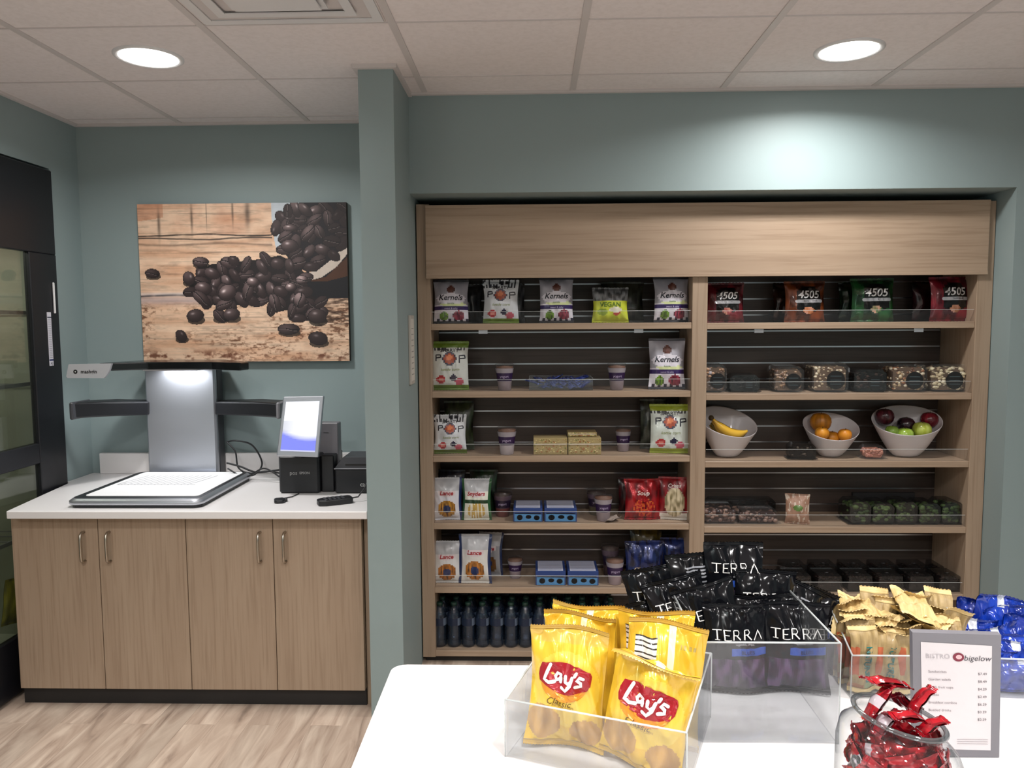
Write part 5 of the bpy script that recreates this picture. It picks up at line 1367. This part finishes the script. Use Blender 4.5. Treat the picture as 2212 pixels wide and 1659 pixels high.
W_, H_ = (cs[1]-cs[0]).length, (cs[0]-cs[3]).length
m = MB(); m.fan([(.10, .07), (.895, .06), (.895, .915), (.09, .93)], lambda x, y: sm(x, y, .0006), 'dad4d6')
sq = lambda x, y: sm(x/W_, y/H_)
m.text('BISTRO', .0115, .28*W_, .82*H_, sq, 'b4aeb2'); m.disc(.515*W_, .82*H_, .0088, .0078, sq, '7c2438', n=20); m.disc(.518*W_, .822*H_, .0048, .0040, lambda x, y: sm(x/W_, y/H_, .0016), 'e8b4b8', n=14)
m.text('bigelow', .0135, .735*W_, .812*H_, sq, '4a464c', shear=.2)
for k, (ln_, pr_) in enumerate((('Sandwiches', '$7.49'), ('Garden salads', '$8.49'), ('Fresh fruit cups', '$4.29'), ('Coffee', '$2.49'), ('Breakfast combos', '$6.29'), ('Bottled drinks', '$3.29'), ('Chips', '$2.29'))):
    m.text(ln_, .0062, .17*W_, (.70-.062*k)*H_, sq, '8a8084', align='LEFT'); m.text(pr_, .0062, .84*W_, (.69-.062*k)*H_, sq, '6a6468', align='RIGHT')
for k in range(3): m.stroke([(.50*W_, (.115+.018*k)*H_), (.86*W_, (.115+.018*k)*H_)], .0008, sq, 'a8a0a4', rounded=False)
m.build('menu_sheet', M['mat'], t)
m = MB(); m.box(-.05, .05, .0, .05, .0, .004, c='8c8a8f'); m.build('foot', M['semi'], t)

# ---- candy jar and wrapped candies
jx, jy = P(1940, 1600, 1.0).x, 1.0
t = thing('glass_jar', 'round clear glass jar full of red wrapped candies, standing in front of the menu sign', 'jar', (jx, jy, IT+.0008))
pr = [(.001, .004), (.058, .004), (.070, .010), (.077, .03), (.0785, .09), (.078, .128), (.073, .146), (.060, .158), (.0545, .164), (.0545, .171)]
pro = pr+[(.0615, .175), (.0645, .176), (.0655, .172), (.0645, .167), (.0625, .162)]
tl_ = lambda x, y, v: -.20*x*min(1, max(0, (v-.45)/.2))
m = MB(); m.lathe(pr, seg=56, zf=tl_); m.build('jar_wall', M['glass'], t)
m = MB()
ring = [(.0565+.0035*math.cos(a), .1735+.0035*math.sin(a)) for a in [2*PI*i/12 for i in range(13)]]
m.surf(60, 12, lambda u, v: (ring[int(round(v*12))][0]*math.cos(2*PI*u), ring[int(round(v*12))][0]*math.sin(2*PI*u), ring[int(round(v*12))][1]-.20*ring[int(round(v*12))][0]*math.cos(2*PI*u)), closeu=True)
M['rim'] = clear('thick_glass_rim', tint=(.62, .64, .65), body=.10, gloss=.10, ior=1.6, bodycol=(.35, .38, .4), edge=(.08, .09, .1)); m.build('rim', M['rim'], t)
m = MB(); m.lathe([(.001, .0), (.056, .0), (.066, .004), (.074, .012)], seg=56); m.build('base', M['rim'], t)
M['candy'] = printed('candy_foil', .18, .25, .6, bump=(70, .5, .002, 2))
def candyf(k):
    def f(side, u, v):
        if k % 3 == 1 and .40 < v < .62: return C('c9bcc4')
        if k % 5 == 2 and side < 0 and blob(u, v, 0, .5, .55, .22): return C('e8e4e0')
        if k % 7 == 3: return mixc(C('5a0c1c'), C('a01828'), min(1, max(0, .4+nz3(u, v, 4, k)*1.6)))
        return mixc(C('b41222'), C('780a18'), min(1, max(0, .35+nz3(u, v, 3, k)*1.6)))
    def d(m, mp, w, h):
        if k % 5 == 2: m.text('S', .030, 0, .5*h, mp, '2c2c30' if k % 2 else 'b01424', bold=.04, rot=PI/2)
    return f, d
def candy(p, rot, k, label, w=.026, h=.058, t_=.015, group='red wrapped candies in the glass jar'):
    f, d = candyf(k)
    R3 = Matrix.Rotation(rot[2], 3, 'Z') @ Matrix.Rotation(rot[1], 3, 'Y') @ Matrix.Rotation(rot[0], 3, 'X')
    q = Vector(p)-R3 @ Vector((0, 0, h/2))
    bag('wrapped_candy', label, 'candy', q, w, h, t_, 600+k, f, d, res=(12, 18), rot=rot, group=group, mat='candy', seal=.13, crumple=.6)
def toward(a, b, tw=0):      # rotation that lays a packet's long side along the line from a to b
    d = (Vector(b)-Vector(a)).normalized(); return (Matrix.Rotation(tw, 3, d) @ d.to_track_quat('Z', 'Y').to_matrix()).to_euler()
top = [((1868, 1556), (1925, 1478), 1.00, 1, 'long red candy packet with a pale band, leaning over the left rim of the jar', .030), ((1870, 1468), (1960, 1478), 1.02, 3*5, 'bright red candy packet lying level on top of the heap in the jar', .030),
       ((1962, 1540), (2010, 1482), 1.01, 9, 'red candy packet pointing up to the right out of the jar', .026), ((1920, 1545), (1995, 1552), .975, 6, 'crinkled red candy packet lying just inside the jar mouth', .028),
       ((1985, 1580), (2030, 1555), .99, 12, 'red candy packet against the right side of the jar mouth', .024), ((1930, 1500), (1975, 1530), 1.035, 3, 'dark red candy packet at the back of the jar mouth', .028), ((1890, 1580), (1930, 1540), .985, 10, 'dark red packet with pale band low in the jar mouth', .026)]
for (a, b, Y, k, lb, w) in top:
    pa, pb = P(*a, Y), P(*b, Y+.012); L = (pb-pa).length
    candy((pa+pb)/2, toward(pa, pb, -.3), k, lb, w=w, h=max(.05, L))
rj = random.Random(23); k = 0
for lay in range(7):
    for i in range(13):
        a = 2*PI*i/9+lay*.5+rj.uniform(-.15, .15); r = .061-.004*(lay % 2) if i < 9 else .034
        z_ = IT+.028+lay*.0175
        if lay == 6: r *= .8
        x, y = jx+r*math.cos(a), jy+r*math.sin(a)
        if y > jy+.03 and lay < 5: continue
        k += 1
        tx_ = Vector((-math.sin(a), math.cos(a), rj.uniform(-.9, .9)))
        rot = toward((0, 0, 0), tx_, 0)
        # face outwards
        Rm = rot.to_matrix(); o0 = Rm @ Vector((0, -1, 0)); tgt = Vector((math.cos(a), math.sin(a), 0)); dn = tx_.normalized()
        tgt = (tgt-dn*tgt.dot(dn)).normalized(); ang = math.atan2(o0.cross(tgt).dot(dn), o0.dot(tgt))
        rot = (Matrix.Rotation(ang, 3, dn) @ Rm).to_euler()
        candy((x, y, z_), rot, k*2+lay, 'red wrapped candy packed inside the glass jar', w=.030, h=.052, group='red wrapped candies packed inside the jar')

# ---- yellow packet low behind the cooler glass
f = lambda side, u, v: mixc(C('c8b83a'), C('7a7424'), min(1, max(0, .4+nz3(u, v, 3)*1.4)))
bag('yellow_packet', 'yellow packet low behind the cooler glass, beside the base cabinet', 'packet', (-2.26, 3.17, .272), .12, .20, .05, 901, f, None, res=(20, 24), rot=(0, math.radians(8), math.radians(70)))
